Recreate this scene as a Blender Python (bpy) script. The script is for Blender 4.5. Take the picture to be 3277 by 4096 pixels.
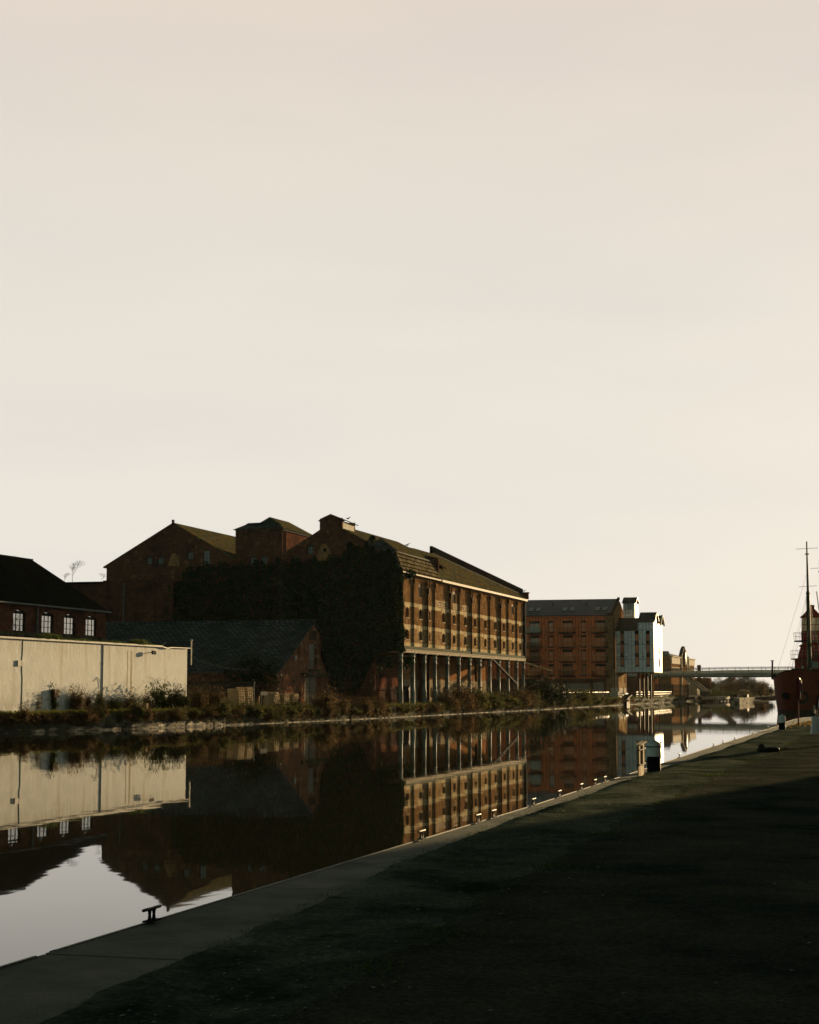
import bpy, bmesh, math, random
from mathutils import Vector, Matrix
R = math.radians
rnd = random.Random(7)
for o in list(bpy.data.objects): bpy.data.objects.remove(o)
SC = bpy.context.scene
COL = SC.collection
# ------------------------------------------------------------------ camera
# world: +Y runs along the canal, +X points from the far bank to our quay, z = 0 is the water
F = 7000.0; W0, H0 = 3277, 4096; TH = math.atan(712 / F); EYE = 2.7
ct, st = math.cos(TH), math.sin(TH)
def _r0(px, py):
    u = (px - W0 / 2) / F; v = (H0 / 2 - py) / F
    return (u, ct - v * st, st + v * ct)
_v = _r0(3655, 2760); AL = math.atan2(_v[0], _v[1]); ca, sa = math.cos(AL), math.sin(AL)
def _ray(px, py):
    x, y, z = _r0(px, py); return (x * ca - y * sa, x * sa + y * ca, z)
def onZ(px, py, z):
    r = _ray(px, py); t = (z - EYE) / r[2]; return (r[0] * t, r[1] * t, z)
def onX(px, py, x):
    r = _ray(px, py); t = x / r[0]; return (x, r[1] * t, EYE + r[2] * t)
def onY(px, py, y):
    r = _ray(px, py); t = y / r[1]; return (r[0] * t, y, EYE + r[2] * t)
cam = bpy.data.objects.new('camera', bpy.data.cameras.new('camera')); COL.objects.link(cam)
cam.data.sensor_fit = 'VERTICAL'; cam.data.sensor_height = 36.0; cam.data.lens = F / H0 * 36
cam.data.clip_start = 0.5; cam.data.clip_end = 6000
cam.location = (0, 0, EYE); cam.rotation_euler = (math.pi / 2 + TH, 0, AL)
SC.camera = cam
# ------------------------------------------------------------------ sky and sun
SUN_AZ, SUN_EL = 12.0, 6.0            # azimuth from +Y towards +X
w = bpy.data.worlds.new('World'); SC.world = w; w.use_nodes = True
nt = w.node_tree; nt.nodes.clear()
def ramp(nt, stops, interp='LINEAR'):
    n = nt.nodes.new('ShaderNodeValToRGB'); cr = n.color_ramp; cr.interpolation = interp
    while len(cr.elements) < len(stops): cr.elements.new(0.5)
    for e, (p, c) in zip(cr.elements, stops):
        e.position = p; e.color = (*c, 1) if len(c) == 3 else c
    return n
L = nt.links.new
sky = nt.nodes.new('ShaderNodeTexSky'); sky.sky_type = 'NISHITA'; sky.sun_disc = False
sky.sun_elevation = R(SUN_EL); sky.sun_rotation = R(SUN_AZ); sky.air_density = 1.0; sky.dust_density = 2.0; sky.ozone_density = 1.0
bgA = nt.nodes.new('ShaderNodeBackground'); bgA.inputs[1].default_value = 0.0018
L(sky.outputs[0], bgA.inputs[0])
tc = nt.nodes.new('ShaderNodeTexCoord'); sx = nt.nodes.new('ShaderNodeSeparateXYZ'); L(tc.outputs['Generated'], sx.inputs[0])
rp = ramp(nt, [(0.0, (.83, .79, .71)), (0.10, (.82, .775, .70)), (0.22, (.795, .74, .665)), (0.30, (.78, .71, .63)), (0.385, (.76, .665, .585)), (0.47, (.20, .205, .18)), (0.60, (.030, .064, .052)), (1.0, (.014, .034, .028))])
L(sx.outputs[2], rp.inputs[0])
# thin high cloud: only a slight unevenness
mp = nt.nodes.new('ShaderNodeMapping'); mp.inputs['Scale'].default_value = (3, 3, 14); L(tc.outputs['Generated'], mp.inputs[0])
nz = nt.nodes.new('ShaderNodeTexNoise'); nz.inputs['Scale'].default_value = 1.6; nz.inputs['Detail'].default_value = 4; L(mp.outputs[0], nz.inputs[0])
cr = ramp(nt, [(0.3, (.955, .965, .975)), (0.7, (1.012, 1.01, 1.0))]); L(nz.outputs[0], cr.inputs[0])
mx = nt.nodes.new('ShaderNodeMix'); mx.data_type = 'RGBA'; mx.blend_type = 'MULTIPLY'; mx.inputs[0].default_value = 1
L(rp.outputs[0], mx.inputs[6]); L(cr.outputs[0], mx.inputs[7])
rb = ramp(nt, [(0.30, (.24, .37, .34)), (0.62, (.24, .31, .28)), (0.89, (1, 1, 1))])      # the sky behind the camera, away from the sun, is much darker
hb = nt.nodes.new('ShaderNodeMath'); hb.operation = 'MULTIPLY_ADD'; hb.inputs[1].default_value = .5; hb.inputs[2].default_value = .5; L(sx.outputs[1], hb.inputs[0]); L(hb.outputs[0], rb.inputs[0])
mx2 = nt.nodes.new('ShaderNodeMix'); mx2.data_type = 'RGBA'; mx2.blend_type = 'MULTIPLY'; mx2.inputs[0].default_value = 1; L(mx.outputs[2], mx2.inputs[6]); L(rb.outputs[0], mx2.inputs[7])
bgB = nt.nodes.new('ShaderNodeBackground'); bgB.inputs[1].default_value = 0.70; L(mx2.outputs[2], bgB.inputs[0])
ad = nt.nodes.new('ShaderNodeAddShader'); L(bgA.outputs[0], ad.inputs[0]); L(bgB.outputs[0], ad.inputs[1])
wo = nt.nodes.new('ShaderNodeOutputWorld'); L(ad.outputs[0], wo.inputs[0])
sd = bpy.data.lights.new('sun', 'SUN'); sd.energy = 5.0; sd.angle = R(0.5); sd.color = (1.0, .71, .37)
so = bpy.data.objects.new('sun', sd); COL.objects.link(so)
sv = Vector((math.sin(R(SUN_AZ)) * math.cos(R(SUN_EL)), math.cos(R(SUN_AZ)) * math.cos(R(SUN_EL)), math.sin(R(SUN_EL))))
so.rotation_euler = (-sv).to_track_quat('-Z', 'Y').to_euler()
SC.view_settings.view_transform = 'Standard'; SC.view_settings.look = 'None'
SC.view_settings.exposure = 0.52; SC.view_settings.gamma = 1.0
SC.render.engine = 'CYCLES'; SC.cycles.max_bounces = 6; SC.cycles.sample_clamp_indirect = 4
SC.render.resolution_x = 819; SC.render.resolution_y = 1024

# ------------------------------------------------------------------ materials
def newmat(name):
    m = bpy.data.materials.new(name); m.use_nodes = True; nt = m.node_tree
    return m, nt, nt.nodes['Principled BSDF']
def setp(b, rough=.8, metal=0, spec=.3):
    b.inputs['Roughness'].default_value = rough; b.inputs['Metallic'].default_value = metal
    b.inputs['Specular IOR Level'].default_value = spec
def noise(nt, vec, scale, detail=4, rough=.6):
    n = nt.nodes.new('ShaderNodeTexNoise'); n.inputs['Scale'].default_value = scale
    n.inputs['Detail'].default_value = detail; n.inputs['Roughness'].default_value = rough
    if vec: nt.links.new(vec, n.inputs['Vector'])
    return n
def mixc(nt, f, a, b, mode='MIX'):
    m = nt.nodes.new('ShaderNodeMix'); m.data_type = 'RGBA'; m.blend_type = mode
    for i, v in ((0, f), (6, a), (7, b)):
        if hasattr(v, 'links') or isinstance(v, bpy.types.NodeSocket): nt.links.new(v, m.inputs[i])
        elif i == 0: m.inputs[0].default_value = v
        else: m.inputs[i].default_value = (*v, 1)
    return m.outputs[2]
def vecmap(nt, scale=(1, 1, 1), src='Object'):
    t = nt.nodes.new('ShaderNodeTexCoord'); mp = nt.nodes.new('ShaderNodeMapping')
    mp.inputs['Scale'].default_value = scale; nt.links.new(t.outputs[src], mp.inputs[0]); return mp.outputs[0]
def bump(nt, b, h, strength=.3, dist=.02):
    bp = nt.nodes.new('ShaderNodeBump'); bp.inputs['Strength'].default_value = strength; bp.inputs['Distance'].default_value = dist
    nt.links.new(h, bp.inputs['Height']); nt.links.new(bp.outputs[0], b.inputs['Normal'])
def M(name, c1, c2=None, ns=2.0, rough=.85, metal=0, spec=.02, bs=0, bstr=.3, bdist=.02, scale=(1, 1, 1), lo=.35, hi=.65, c3=None, ns3=.3):
    m, nt, b = newmat(name); setp(b, rough, metal, spec)
    v = vecmap(nt, scale)
    if c2:
        n = noise(nt, v, ns); r = ramp(nt, [(lo, c1), (hi, c2)]); nt.links.new(n.outputs[0], r.inputs[0]); out = r.outputs[0]
        if c3:
            n3 = noise(nt, v, ns3, 5); r3 = ramp(nt, [(.52, (0, 0, 0)), (.62, (1, 1, 1))]); nt.links.new(n3.outputs[0], r3.inputs[0])
            out = mixc(nt, r3.outputs[0], out, c3)
        nt.links.new(out, b.inputs['Base Color'])
    else: b.inputs['Base Color'].default_value = (*c1, 1)
    if bs:
        nb = noise(nt, v, bs, 5); bump(nt, b, nb.outputs[0], bstr, bdist)
    return m
def tiles(name, c1, c2, mortar, bw, rh, ms=.01, rough=.85, c3=None, ns3=.4, f3=(.5, .65), offset=.5, bstr=.5, bd=.02, spec=.0, grime=None, pale=None):
    """bricks or slates laid in the surface's own metres (uv)"""
    m, nt, b = newmat(name); setp(b, rough, 0, spec)
    v = vecmap(nt, (1, 1, 1), 'UV')
    br = nt.nodes.new('ShaderNodeTexBrick'); br.offset = offset
    nt.links.new(v, br.inputs[0]); br.inputs['Scale'].default_value = 1
    br.inputs['Brick Width'].default_value = bw; br.inputs['Row Height'].default_value = rh; br.inputs['Mortar Size'].default_value = ms
    br.inputs['Color1'].default_value = (*c1, 1); br.inputs['Color2'].default_value = (*c2, 1); br.inputs['Mortar'].default_value = (*mortar, 1)
    out = br.outputs[0]
    n1 = noise(nt, v, 1.3, 6, .7); r1 = ramp(nt, [(.3, (.62, .62, .62)), (.7, (1.3, 1.3, 1.3))]); nt.links.new(n1.outputs[0], r1.inputs[0])
    out = mixc(nt, 1.0, out, r1.outputs[0], 'MULTIPLY')
    if c3:
        n3 = noise(nt, v, ns3, 6, .65); r3 = ramp(nt, [(f3[0], (0, 0, 0)), (f3[1], (1, 1, 1))]); nt.links.new(n3.outputs[0], r3.inputs[0])
        out = mixc(nt, r3.outputs[0], out, c3)
    if pale:
        vo = nt.nodes.new('ShaderNodeTexVoronoi'); vo.inputs['Scale'].default_value = 3.0; nt.links.new(v, vo.inputs[0])
        r4 = ramp(nt, [(.80, (0, 0, 0)), (.88, (1, 1, 1))]); nt.links.new(vo.outputs['Color'], r4.inputs[0])
        out = mixc(nt, r4.outputs[0], out, pale)
    nt.links.new(out, b.inputs['Base Color'])
    inv = nt.nodes.new('ShaderNodeMath'); inv.operation = 'SUBTRACT'; inv.inputs[0].default_value = 1
    nt.links.new(br.outputs[1], inv.inputs[1])
    ad = nt.nodes.new('ShaderNodeMath'); ad.operation = 'MULTIPLY_ADD'
    nb = noise(nt, v, 9, 4); nt.links.new(nb.outputs[0], ad.inputs[0]); ad.inputs[1].default_value = .8; nt.links.new(inv.outputs[0], ad.inputs[2])
    bump(nt, b, ad.outputs[0], bstr, bd)
    return m
def glass(name, tint=(.02, .025, .02), refl=.4, rough=.03, wav=.0):
    m, nt, b = newmat(name); setp(b, .5, 0, .5); b.inputs['Base Color'].default_value = (*tint, 1)
    g = nt.nodes.new('ShaderNodeBsdfGlossy'); g.inputs['Roughness'].default_value = rough; g.inputs[0].default_value = (.9, .9, .85, 1)
    if wav:
        v = vecmap(nt); nb = noise(nt, v, 1.1, 2); bp = nt.nodes.new('ShaderNodeBump'); bp.inputs['Strength'].default_value = wav; bp.inputs['Distance'].default_value = .02
        nt.links.new(nb.outputs[0], bp.inputs['Height']); nt.links.new(bp.outputs[0], g.inputs['Normal'])
    ms = nt.nodes.new('ShaderNodeMixShader'); ms.inputs[0].default_value = refl
    nt.links.new(b.outputs[0], ms.inputs[1]); nt.links.new(g.outputs[0], ms.inputs[2])
    nt.links.new(ms.outputs[0], nt.nodes['Material Output'].inputs[0]); return m

mat = {}
mat['brick'] = tiles('old_red_brick', (.20, .066, .034), (.10, .036, .024), (.13, .10, .075), .46, .16, .02, c3=(.06, .035, .026), ns3=.35)
mat['brickA'] = tiles('malthouse_brick', (.20, .072, .040), (.12, .044, .028), (.14, .11, .08), .46, .16, .02, c3=(.065, .036, .028), ns3=.3, pale=(.24, .12, .07))
mat['barn'] = tiles('barn_brick', (.34, .125, .060), (.19, .075, .042), (.22, .17, .12), .46, .16, .02, c3=(.12, .065, .045), ns3=.6, pale=(.36, .20, .12))
mat['brickF'] = tiles('facade_brick', (.40, .215, .09), (.17, .08, .034), (.27, .17, .09), .30, .12, .018, c3=(.20, .115, .06), ns3=.5, pale=(.44, .28, .14))
mat['brickL'] = tiles('facade_pale_brick', (.64, .42, .20), (.30, .165, .075), (.46, .33, .18), .30, .12, .018, c3=(.28, .15, .08), ns3=.9)
mat['cream'] = tiles('cream_brick', (.96, .78, .48), (.82, .64, .36), (.7, .54, .32), .30, .12, .018, c3=(.38, .27, .16), ns3=1.4)
mat['brickU'] = tiles('undercroft_brick', (.50, .23, .09), (.32, .14, .055), (.38, .24, .12), .30, .12, .018, c3=(.26, .14, .08), ns3=.4)
mat['slate'] = tiles('blue_slate', (.150, .180, .175), (.070, .088, .086), (.008, .010, .010), .55, .36, .05, c3=(.030, .042, .034), ns3=.45, rough=.75, spec=.15, bstr=1, bd=.05)
mat['slateP'] = tiles('patched_slate', (.16, .18, .18), (.05, .055, .055), (.015, .017, .016), .45, .24, .02, c3=(.022, .028, .022), ns3=.8, f3=(.46, .54), rough=.6, spec=.5, bstr=1, bd=.05)
mat['roofD'] = tiles('mossy_slate', (.165, .150, .095), (.085, .080, .052), (.02, .02, .015), .40, .26, .02, c3=(.14, .13, .045), ns3=.6, f3=(.45, .65), bstr=1, bd=.05, pale=(.32, .14, .025))
mat['roofM'] = tiles('mansard_slate', (.42, .34, .20), (.17, .14, .08), (.012, .010, .006), .45, .45, .07, c3=(.15, .12, .04), ns3=.5, f3=(.55, .7), bstr=1, bd=.08)
mat['roofT'] = tiles('dark_tile', (.022, .024, .020), (.012, .014, .012), (.005, .005, .004), .35, .3, .03, c3=(.02, .024, .012), ns3=.5, bstr=1, bd=.05)
mat['flash'] = M('grey_lead', (.13, .14, .14), (.08, .09, .09), 2, .8, spec=.05)
mat['render'] = None
mat['iron'] = M('painted_green_iron', (.22, .27, .22), (.13, .155, .125), 2.5, .6, 0, .4, bs=8, bstr=.3, c3=(.09, .075, .05), ns3=1.6, scale=(1, 1, .4))
mat['beam'] = M('weathered_stone_beam', (.55, .46, .32), (.38, .31, .20), 1.5, .8, bs=6)
mat['beamG'] = M('mossy_stone_beam', (.10, .11, .06), (.05, .06, .03), 1.2, .9, bs=6)
mat['stone'] = M('pale_stone', (.42, .36, .26), (.20, .17, .12), 2.2, .9, bs=5, bstr=1, bdist=.1, c3=(.07, .075, .04), ns3=.8)
mat['stoneD'] = M('mossy_stone', (.13, .12, .08), (.05, .055, .03), 1.4, .95, bs=4, bstr=1, bdist=.1, c3=(.03, .035, .015), ns3=.5)
mat['pale'] = M('pale_ledge', (.66, .58, .44), (.40, .33, .23), 3, .85, bs=6, bstr=1, bdist=.05)
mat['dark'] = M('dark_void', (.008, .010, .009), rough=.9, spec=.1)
mat['wood'] = M('grey_boards', (.10, .09, .07), (.055, .05, .04), 3, .85, scale=(6, 6, .5), bs=6)
mat['pallet'] = M('bare_pallet_wood', (.50, .38, .22), (.32, .23, .13), 4, .8)
mat['whitep'] = M('white_paint', (.62, .60, .54), (.48, .46, .40), 3, .5, bs=10, bstr=.1)
mat['capgrey'] = M('weathered_white_paint', (.80, .86, .86), (.66, .72, .72), 4, .55, bs=25, bstr=.25, c3=(.45, .48, .44), ns3=3)
mat['black'] = M('black_paint', (.010, .012, .012), (.018, .019, .018), 5, .6)
mat['steel'] = M('galvanised_steel', (.34, .33, .30), (.22, .21, .19), 6, .5, .2, .3)
mat['steelP'] = M('pale_steel_rail', (.80, .77, .70), (.62, .58, .50), 6, .4, .2, .5)
mat['rust'] = M('rusty_steel', (.10, .05, .03), (.05, .03, .02), 5, .7, .2)
mat['gutter'] = M('white_gutter', (.26, .21, .14), (.18, .14, .09), 1.5, .6)
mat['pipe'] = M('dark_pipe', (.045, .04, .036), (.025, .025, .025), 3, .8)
mat['tar'] = M('tarred_parapet', (.018, .018, .018), (.012, .012, .012), 3, 1.0, spec=0)  # rubbing strip's own black; on the raking parapet it paints in shade
mat['pipeL'] = M('grey_pipe', (.20, .21, .20), (.14, .15, .14), 3, .5)
mat['pane'] = glass('old_window_glass', (.05, .045, .03), .42, .06, .6)
mat['paneB'] = glass('apartment_glass', (.34, .12, .045), .12, .02, .6)  # orange base colour paints in the reflection of sunlit brick
mat['paneG'] = glass('dirty_glass', (.10, .12, .10), .12, .3)
mat['glassR'] = glass('balcony_glass', (.03, .035, .03), .22, .1)
mat['red'] = M('ship_red', (.30, .032, .016), (.22, .026, .014), 1.3, .5, bs=3, bstr=.1, c3=(.14, .024, .014), ns3=.5)
mat['redD'] = M('hull_red', (.19, .036, .020), (.13, .028, .016), .5, .55, bs=1, bstr=.2, c3=(.085, .026, .018), ns3=.25)
mat['green'] = M('mast_green', (.025, .05, .032), (.018, .035, .024), 3, .45)
mat['concrete'] = M('bridge_concrete', (.34, .36, .29), (.22, .24, .19), .8, .85, bs=3)
mat['strut'] = M('strut_concrete', (.42, .36, .26), (.28, .24, .17), .6, .8)
mat['twig'] = M('twigs', (.085, .062, .035), (.045, .034, .02), 2, .9)
mat['bark'] = M('bark', (.05, .04, .028), (.03, .024, .018), 3, .9)

def leafmat(name, c1, c2, trans=.4):
    m, nt, b = newmat(name); setp(b, .7, 0, .08)
    g = nt.nodes.new('ShaderNodeNewGeometry')
    r = ramp(nt, [(0, c1), (1, c2)]); nt.links.new(g.outputs['Random Per Island'], r.inputs[0]); nt.links.new(r.outputs[0], b.inputs['Base Color'])
    t = nt.nodes.new('ShaderNodeBsdfTranslucent'); nt.links.new(r.outputs[0], t.inputs[0])
    ms = nt.nodes.new('ShaderNodeMixShader'); ms.inputs[0].default_value = trans
    nt.links.new(b.outputs[0], ms.inputs[1]); nt.links.new(t.outputs[0], ms.inputs[2]); nt.links.new(ms.outputs[0], nt.nodes['Material Output'].inputs[0])
    return m
mat['ivy'] = leafmat('ivy_leaves', (.008, .022, .010), (.030, .066, .028), .1)
mat['scrub'] = leafmat('scrub_leaves', (.035, .045, .012), (.13, .115, .040))
mat['scrubB'] = leafmat('brown_scrub', (.050, .034, .016), (.20, .13, .06))
mat['scrubG'] = leafmat('green_scrub', (.030, .055, .012), (.12, .15, .03))
mat['ever'] = leafmat('evergreen', (.012, .022, .010), (.03, .045, .018), .15)
mat['grass'] = leafmat('grass_blades', (.06, .075, .016), (.16, .15, .04))
mat['moss'] = leafmat('moss_tufts', (.035, .065, .018), (.10, .14, .035), .3)

# ------------------------------------------------------------------ mesh helpers
ORG = {}
class MB:
    def __init__(s): s.v = []; s.f = []; s.mi = []; s.sm = []; s.cur = 0; s.smooth = False
    def face(s, pts):
        i = len(s.v); s.v += [tuple(p) for p in pts]; s.f.append(tuple(range(i, i + len(pts)))); s.mi.append(s.cur); s.sm.append(False)
    def grid(s, rows, close=False, smooth=True):
        i = len(s.v); n = len(rows[0])
        for r in rows: s.v += [tuple(p) for p in r]
        for a in range(len(rows) - 1):
            for b in range(n if close else n - 1):
                c = (b + 1) % n
                s.f.append((i + a * n + b, i + a * n + c, i + (a + 1) * n + c, i + (a + 1) * n + b)); s.mi.append(s.cur); s.sm.append(smooth)
    def box(s, x0, x1, y0, y1, z0, z1):
        P = lambda a, b, c: ((x0, x1)[a], (y0, y1)[b], (z0, z1)[c])
        for q in (((0,0,0),(0,0,1),(0,1,1),(0,1,0)), ((1,0,0),(1,1,0),(1,1,1),(1,0,1)), ((0,0,0),(1,0,0),(1,0,1),(0,0,1)),
                  ((0,1,0),(0,1,1),(1,1,1),(1,1,0)), ((0,0,0),(0,1,0),(1,1,0),(1,0,0)), ((0,0,1),(1,0,1),(1,1,1),(0,1,1))):
            s.face([P(*k) for k in q])
        return s
    def prism(s, pts, d):
        """extrude polygon (3d pts) by vector d"""
        d = Vector(d); P = [Vector(p) for p in pts]; Q = [p + d for p in P]
        s.face(P[::-1]); s.face(Q)
        for i in range(len(P)):
            j = (i + 1) % len(P); s.face([P[i], P[j], Q[j], Q[i]])
        return s
    def slab(s, pts, t=.15):
        n = (Vector(pts[1]) - Vector(pts[0])).cross(Vector(pts[2]) - Vector(pts[0])).normalized()
        if n.z < 0: n = -n
        return s.prism(pts, -n * t)
    def tube(s, a, b, r, r2=None, n=8, cap=True):
        a = Vector(a); b = Vector(b); r2 = r if r2 is None else r2
        d = (b - a).normalized(); u = d.orthogonal().normalized(); v = d.cross(u)
        ra = [a + (u * math.cos(2 * math.pi * k / n) + v * math.sin(2 * math.pi * k / n)) * r for k in range(n)]
        rb = [b + (u * math.cos(2 * math.pi * k / n) + v * math.sin(2 * math.pi * k / n)) * r2 for k in range(n)]
        s.grid([ra, rb], True, n > 5)
        if cap: s.face(ra[::-1]); s.face(rb)
        return s
    def path(s, pts, r, n=6):
        for a, b in zip(pts, pts[1:]): s.tube(a, b, r, n=n)
        return s
    def lathe(s, prof, c=(0, 0, 0), n=24, axis='Z'):
        rows = []
        for r, z in prof:
            row = []
            for k in range(n):
                a = 2 * math.pi * k / n; x, y = r * math.cos(a), r * math.sin(a)
                row.append((c[0] + x, c[1] + y, c[2] + z) if axis == 'Z' else (c[0] + z, c[1] + x, c[2] + y) if axis == 'X' else (c[0] + x, c[1] + z, c[2] + y))
            rows.append(row)
        s.grid(rows, True); return s
    def bar(s, a, b, w, h):
        """rectangular bar between two points: w wide (horizontal), h high"""
        a = Vector(a); b = Vector(b); d = (b - a).normalized()
        side = d.cross(Vector((0, 0, 1)));
        if side.length < 1e-4: side = Vector((1, 0, 0))
        side.normalize(); up = side.cross(d).normalized()
        c = [a + side * sx_ * w / 2 + up * sz_ * h / 2 for sx_, sz_ in ((-1, -1), (1, -1), (1, 1), (-1, 1))]
        return s.prism(c, b - a)
    def build(s, name, m, parent=None, org=None):
        if org is None: org = ORG.get(parent.name, (0, 0, 0)) if parent else (0, 0, 0)
        me = bpy.data.meshes.new(name)
        me.from_pydata([(p[0] - org[0], p[1] - org[1], p[2] - org[2]) for p in s.v], [], s.f)
        ms = m if isinstance(m, (list, tuple)) else [m]
        for q in ms: me.materials.append(q)
        me.polygons.foreach_set('material_index', s.mi); me.polygons.foreach_set('use_smooth', s.sm)
        uv = me.uv_layers.new(name='UVMap').data
        for p in me.polygons:
            n = p.normal
            if abs(n.z) > .97: U, Vv = Vector((0, 1, 0)), Vector((1, 0, 0))
            else: U = Vector((0, 0, 1)).cross(n).normalized(); Vv = n.cross(U)
            for li in p.loop_indices:
                c = me.vertices[me.loops[li].vertex_index].co
                c = Vector((c[0] + org[0], c[1] + org[1], c[2] + org[2]))
                uv[li].uv = (c.dot(U), c.dot(Vv))
        o = bpy.data.objects.new(name, me); COL.objects.link(o)
        if parent: o.parent = parent; ORG[o.name] = org
        else: o.location = org
        if parent is None: ORG[o.name] = org
        return o
def thing(name, label, cat, loc=(0, 0, 0), group=None):
    o = bpy.data.objects.new(name, None); COL.objects.link(o); o.location = loc; ORG[o.name] = tuple(loc)
    o.empty_display_size = .3
    o['label'] = label; o['category'] = cat
    if group: o['group'] = group
    return o
def tag(o, label=None, cat=None, group=None, kind=None):
    if label: o['label'] = label
    if cat: o['category'] = cat
    if group: o['group'] = group
    if kind: o['kind'] = kind
    return o
def kids(o): return [c for c in bpy.data.objects if c.parent == o]
def dup(root, loc, label=None, rz=None, scale=None, group=None):
    r = root.copy(); COL.objects.link(r); r.location = loc
    if label: r['label'] = label
    if rz is not None: r.rotation_euler = (0, 0, rz)
    if scale: r.scale = (scale,) * 3 if not isinstance(scale, tuple) else scale
    if group: r['group'] = group
    for ch in list(CH.get(root.name, [])):
        c = ch.copy(); COL.objects.link(c); c.parent = r
        for g in CH.get(ch.name, []):
            d = g.copy(); COL.objects.link(d); d.parent = c
    return r
CH = {}
def reg(root):
    CH[root.name] = kids(root)
    for c in CH[root.name]: CH[c.name] = kids(c)
def holes_wall(mb, mp, u0, u1, z0, z1, holes, depth=.15, back=True, prof=None):
    """wall with real openings. mp(u,z,d)->3d point, d = depth into the wall. hole = (u0,u1,z0,z1,arch rise); prof = outline of the top"""
    pk = [p[0] for p in prof] if prof else []
    us = sorted({u0, u1, *pk, *[h[0] for h in holes], *[h[1] for h in holes]})
    us = [u for u in us if u0 <= u <= u1]
    tz = (lambda u: interp(prof, u)) if prof else (lambda u: z1)
    for a, b in zip(us, us[1:]):
        m_ = (a + b) / 2; hs = sorted([(h[2], h[3] + h[4]) for h in holes if h[0] < m_ < h[1]]); z = z0
        for ha, hb in hs:
            if ha > z: mb.face([mp(a, z, 0), mp(b, z, 0), mp(b, ha, 0), mp(a, ha, 0)])
            z = hb
        mb.face([mp(a, z, 0), mp(b, z, 0), mp(b, tz(b), 0), mp(a, tz(a), 0)])
    for h in holes:
        a, b, c, d, r = h; top = [(b, d), (a, d)]
        if r > 0:
            n = 8; top = []
            for k in range(n + 1):
                t = k / n; top.append((b + (a - b) * t, d + r * math.sin(math.pi * t) ** .8 if 0 < t < 1 else d))
            for (ua, za), (ub, zb) in zip(top, top[1:]):
                mb.face([mp(ub, zb, 0), mp(ua, za, 0), mp(ua, d + r, 0), mp(ub, d + r, 0)])
        loop = [(a, c), (b, c)] + top
        for (ua, za), (ub, zb) in zip(loop, loop[1:] + loop[:1]):
            mb.face([mp(ua, za, 0), mp(ub, zb, 0), mp(ub, zb, depth), mp(ua, za, depth)])
        if back: mb.face([mp(*p, depth) for p in loop])
def interp(tab, y):
    for (a, xa), (b, xb) in zip(tab, tab[1:]):
        if a <= y <= b: return xa + (xb - xa) * (y - a) / (b - a) if b > a else xa
    return tab[0][1] if y < tab[0][0] else tab[-1][1]
def pane_loop(h, g=0):
    a, b, c, d, r = h; a += g; b -= g; c += g; top = [(b, d), (a, d)]
    if r > 0:
        n = 8; top = []
        for k in range(n + 1):
            t = k / n; top.append((b + (a - b) * t, d - g + r * math.sin(math.pi * t) ** .8 if 0 < t < 1 else d - g))
    return [(a, c), (b, c)] + top
def window(mp, h, parent, cols, rows, fm, pm, depth=.15, fw=.05, name='window', skip=0):
    """frame part with its panes as sub-part, just in front of the back of the opening"""
    a, b, c, d, r = h; fb = MB(); e = depth - .06; d2 = depth - .01
    def bx(ua, ub, za, zb):
        P = [mp(ua, za, e), mp(ub, za, e), mp(ub, zb, e), mp(ua, zb, e)]
        fb.prism(P, Vector(mp(ua, za, d2 - .002)) - Vector(mp(ua, za, e)))
    bx(a, a + fw, c, d); bx(b - fw, b, c, d); bx(a + fw, b - fw, c, c + fw); bx(a + fw, b - fw, d - fw / 2, d + (r * .7 if r else 0))
    for k in range(1, cols):
        u = a + (b - a) * k / cols; bx(u - fw * .3, u + fw * .3, c + fw, d - fw / 2)
    for k in range(1, rows):
        z = c + (d - c) * k / rows; bx(a + fw, b - fw, z - fw * .3, z + fw * .3)
    fo = fb.build(name, fm, parent)
    pb = MB(); pb.face([mp(u, z, depth - .025) for u, z in pane_loop(h, .01)])
    po = pb.build('pane', pm, fo)
    return fo
faceX = lambda x: (lambda u, z, d: (x - d, u, z))          # wall facing +X, u = Y
faceY = lambda y: (lambda u, z, d: (u, y + d, z))          # wall facing -Y (towards the camera), u = X

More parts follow.
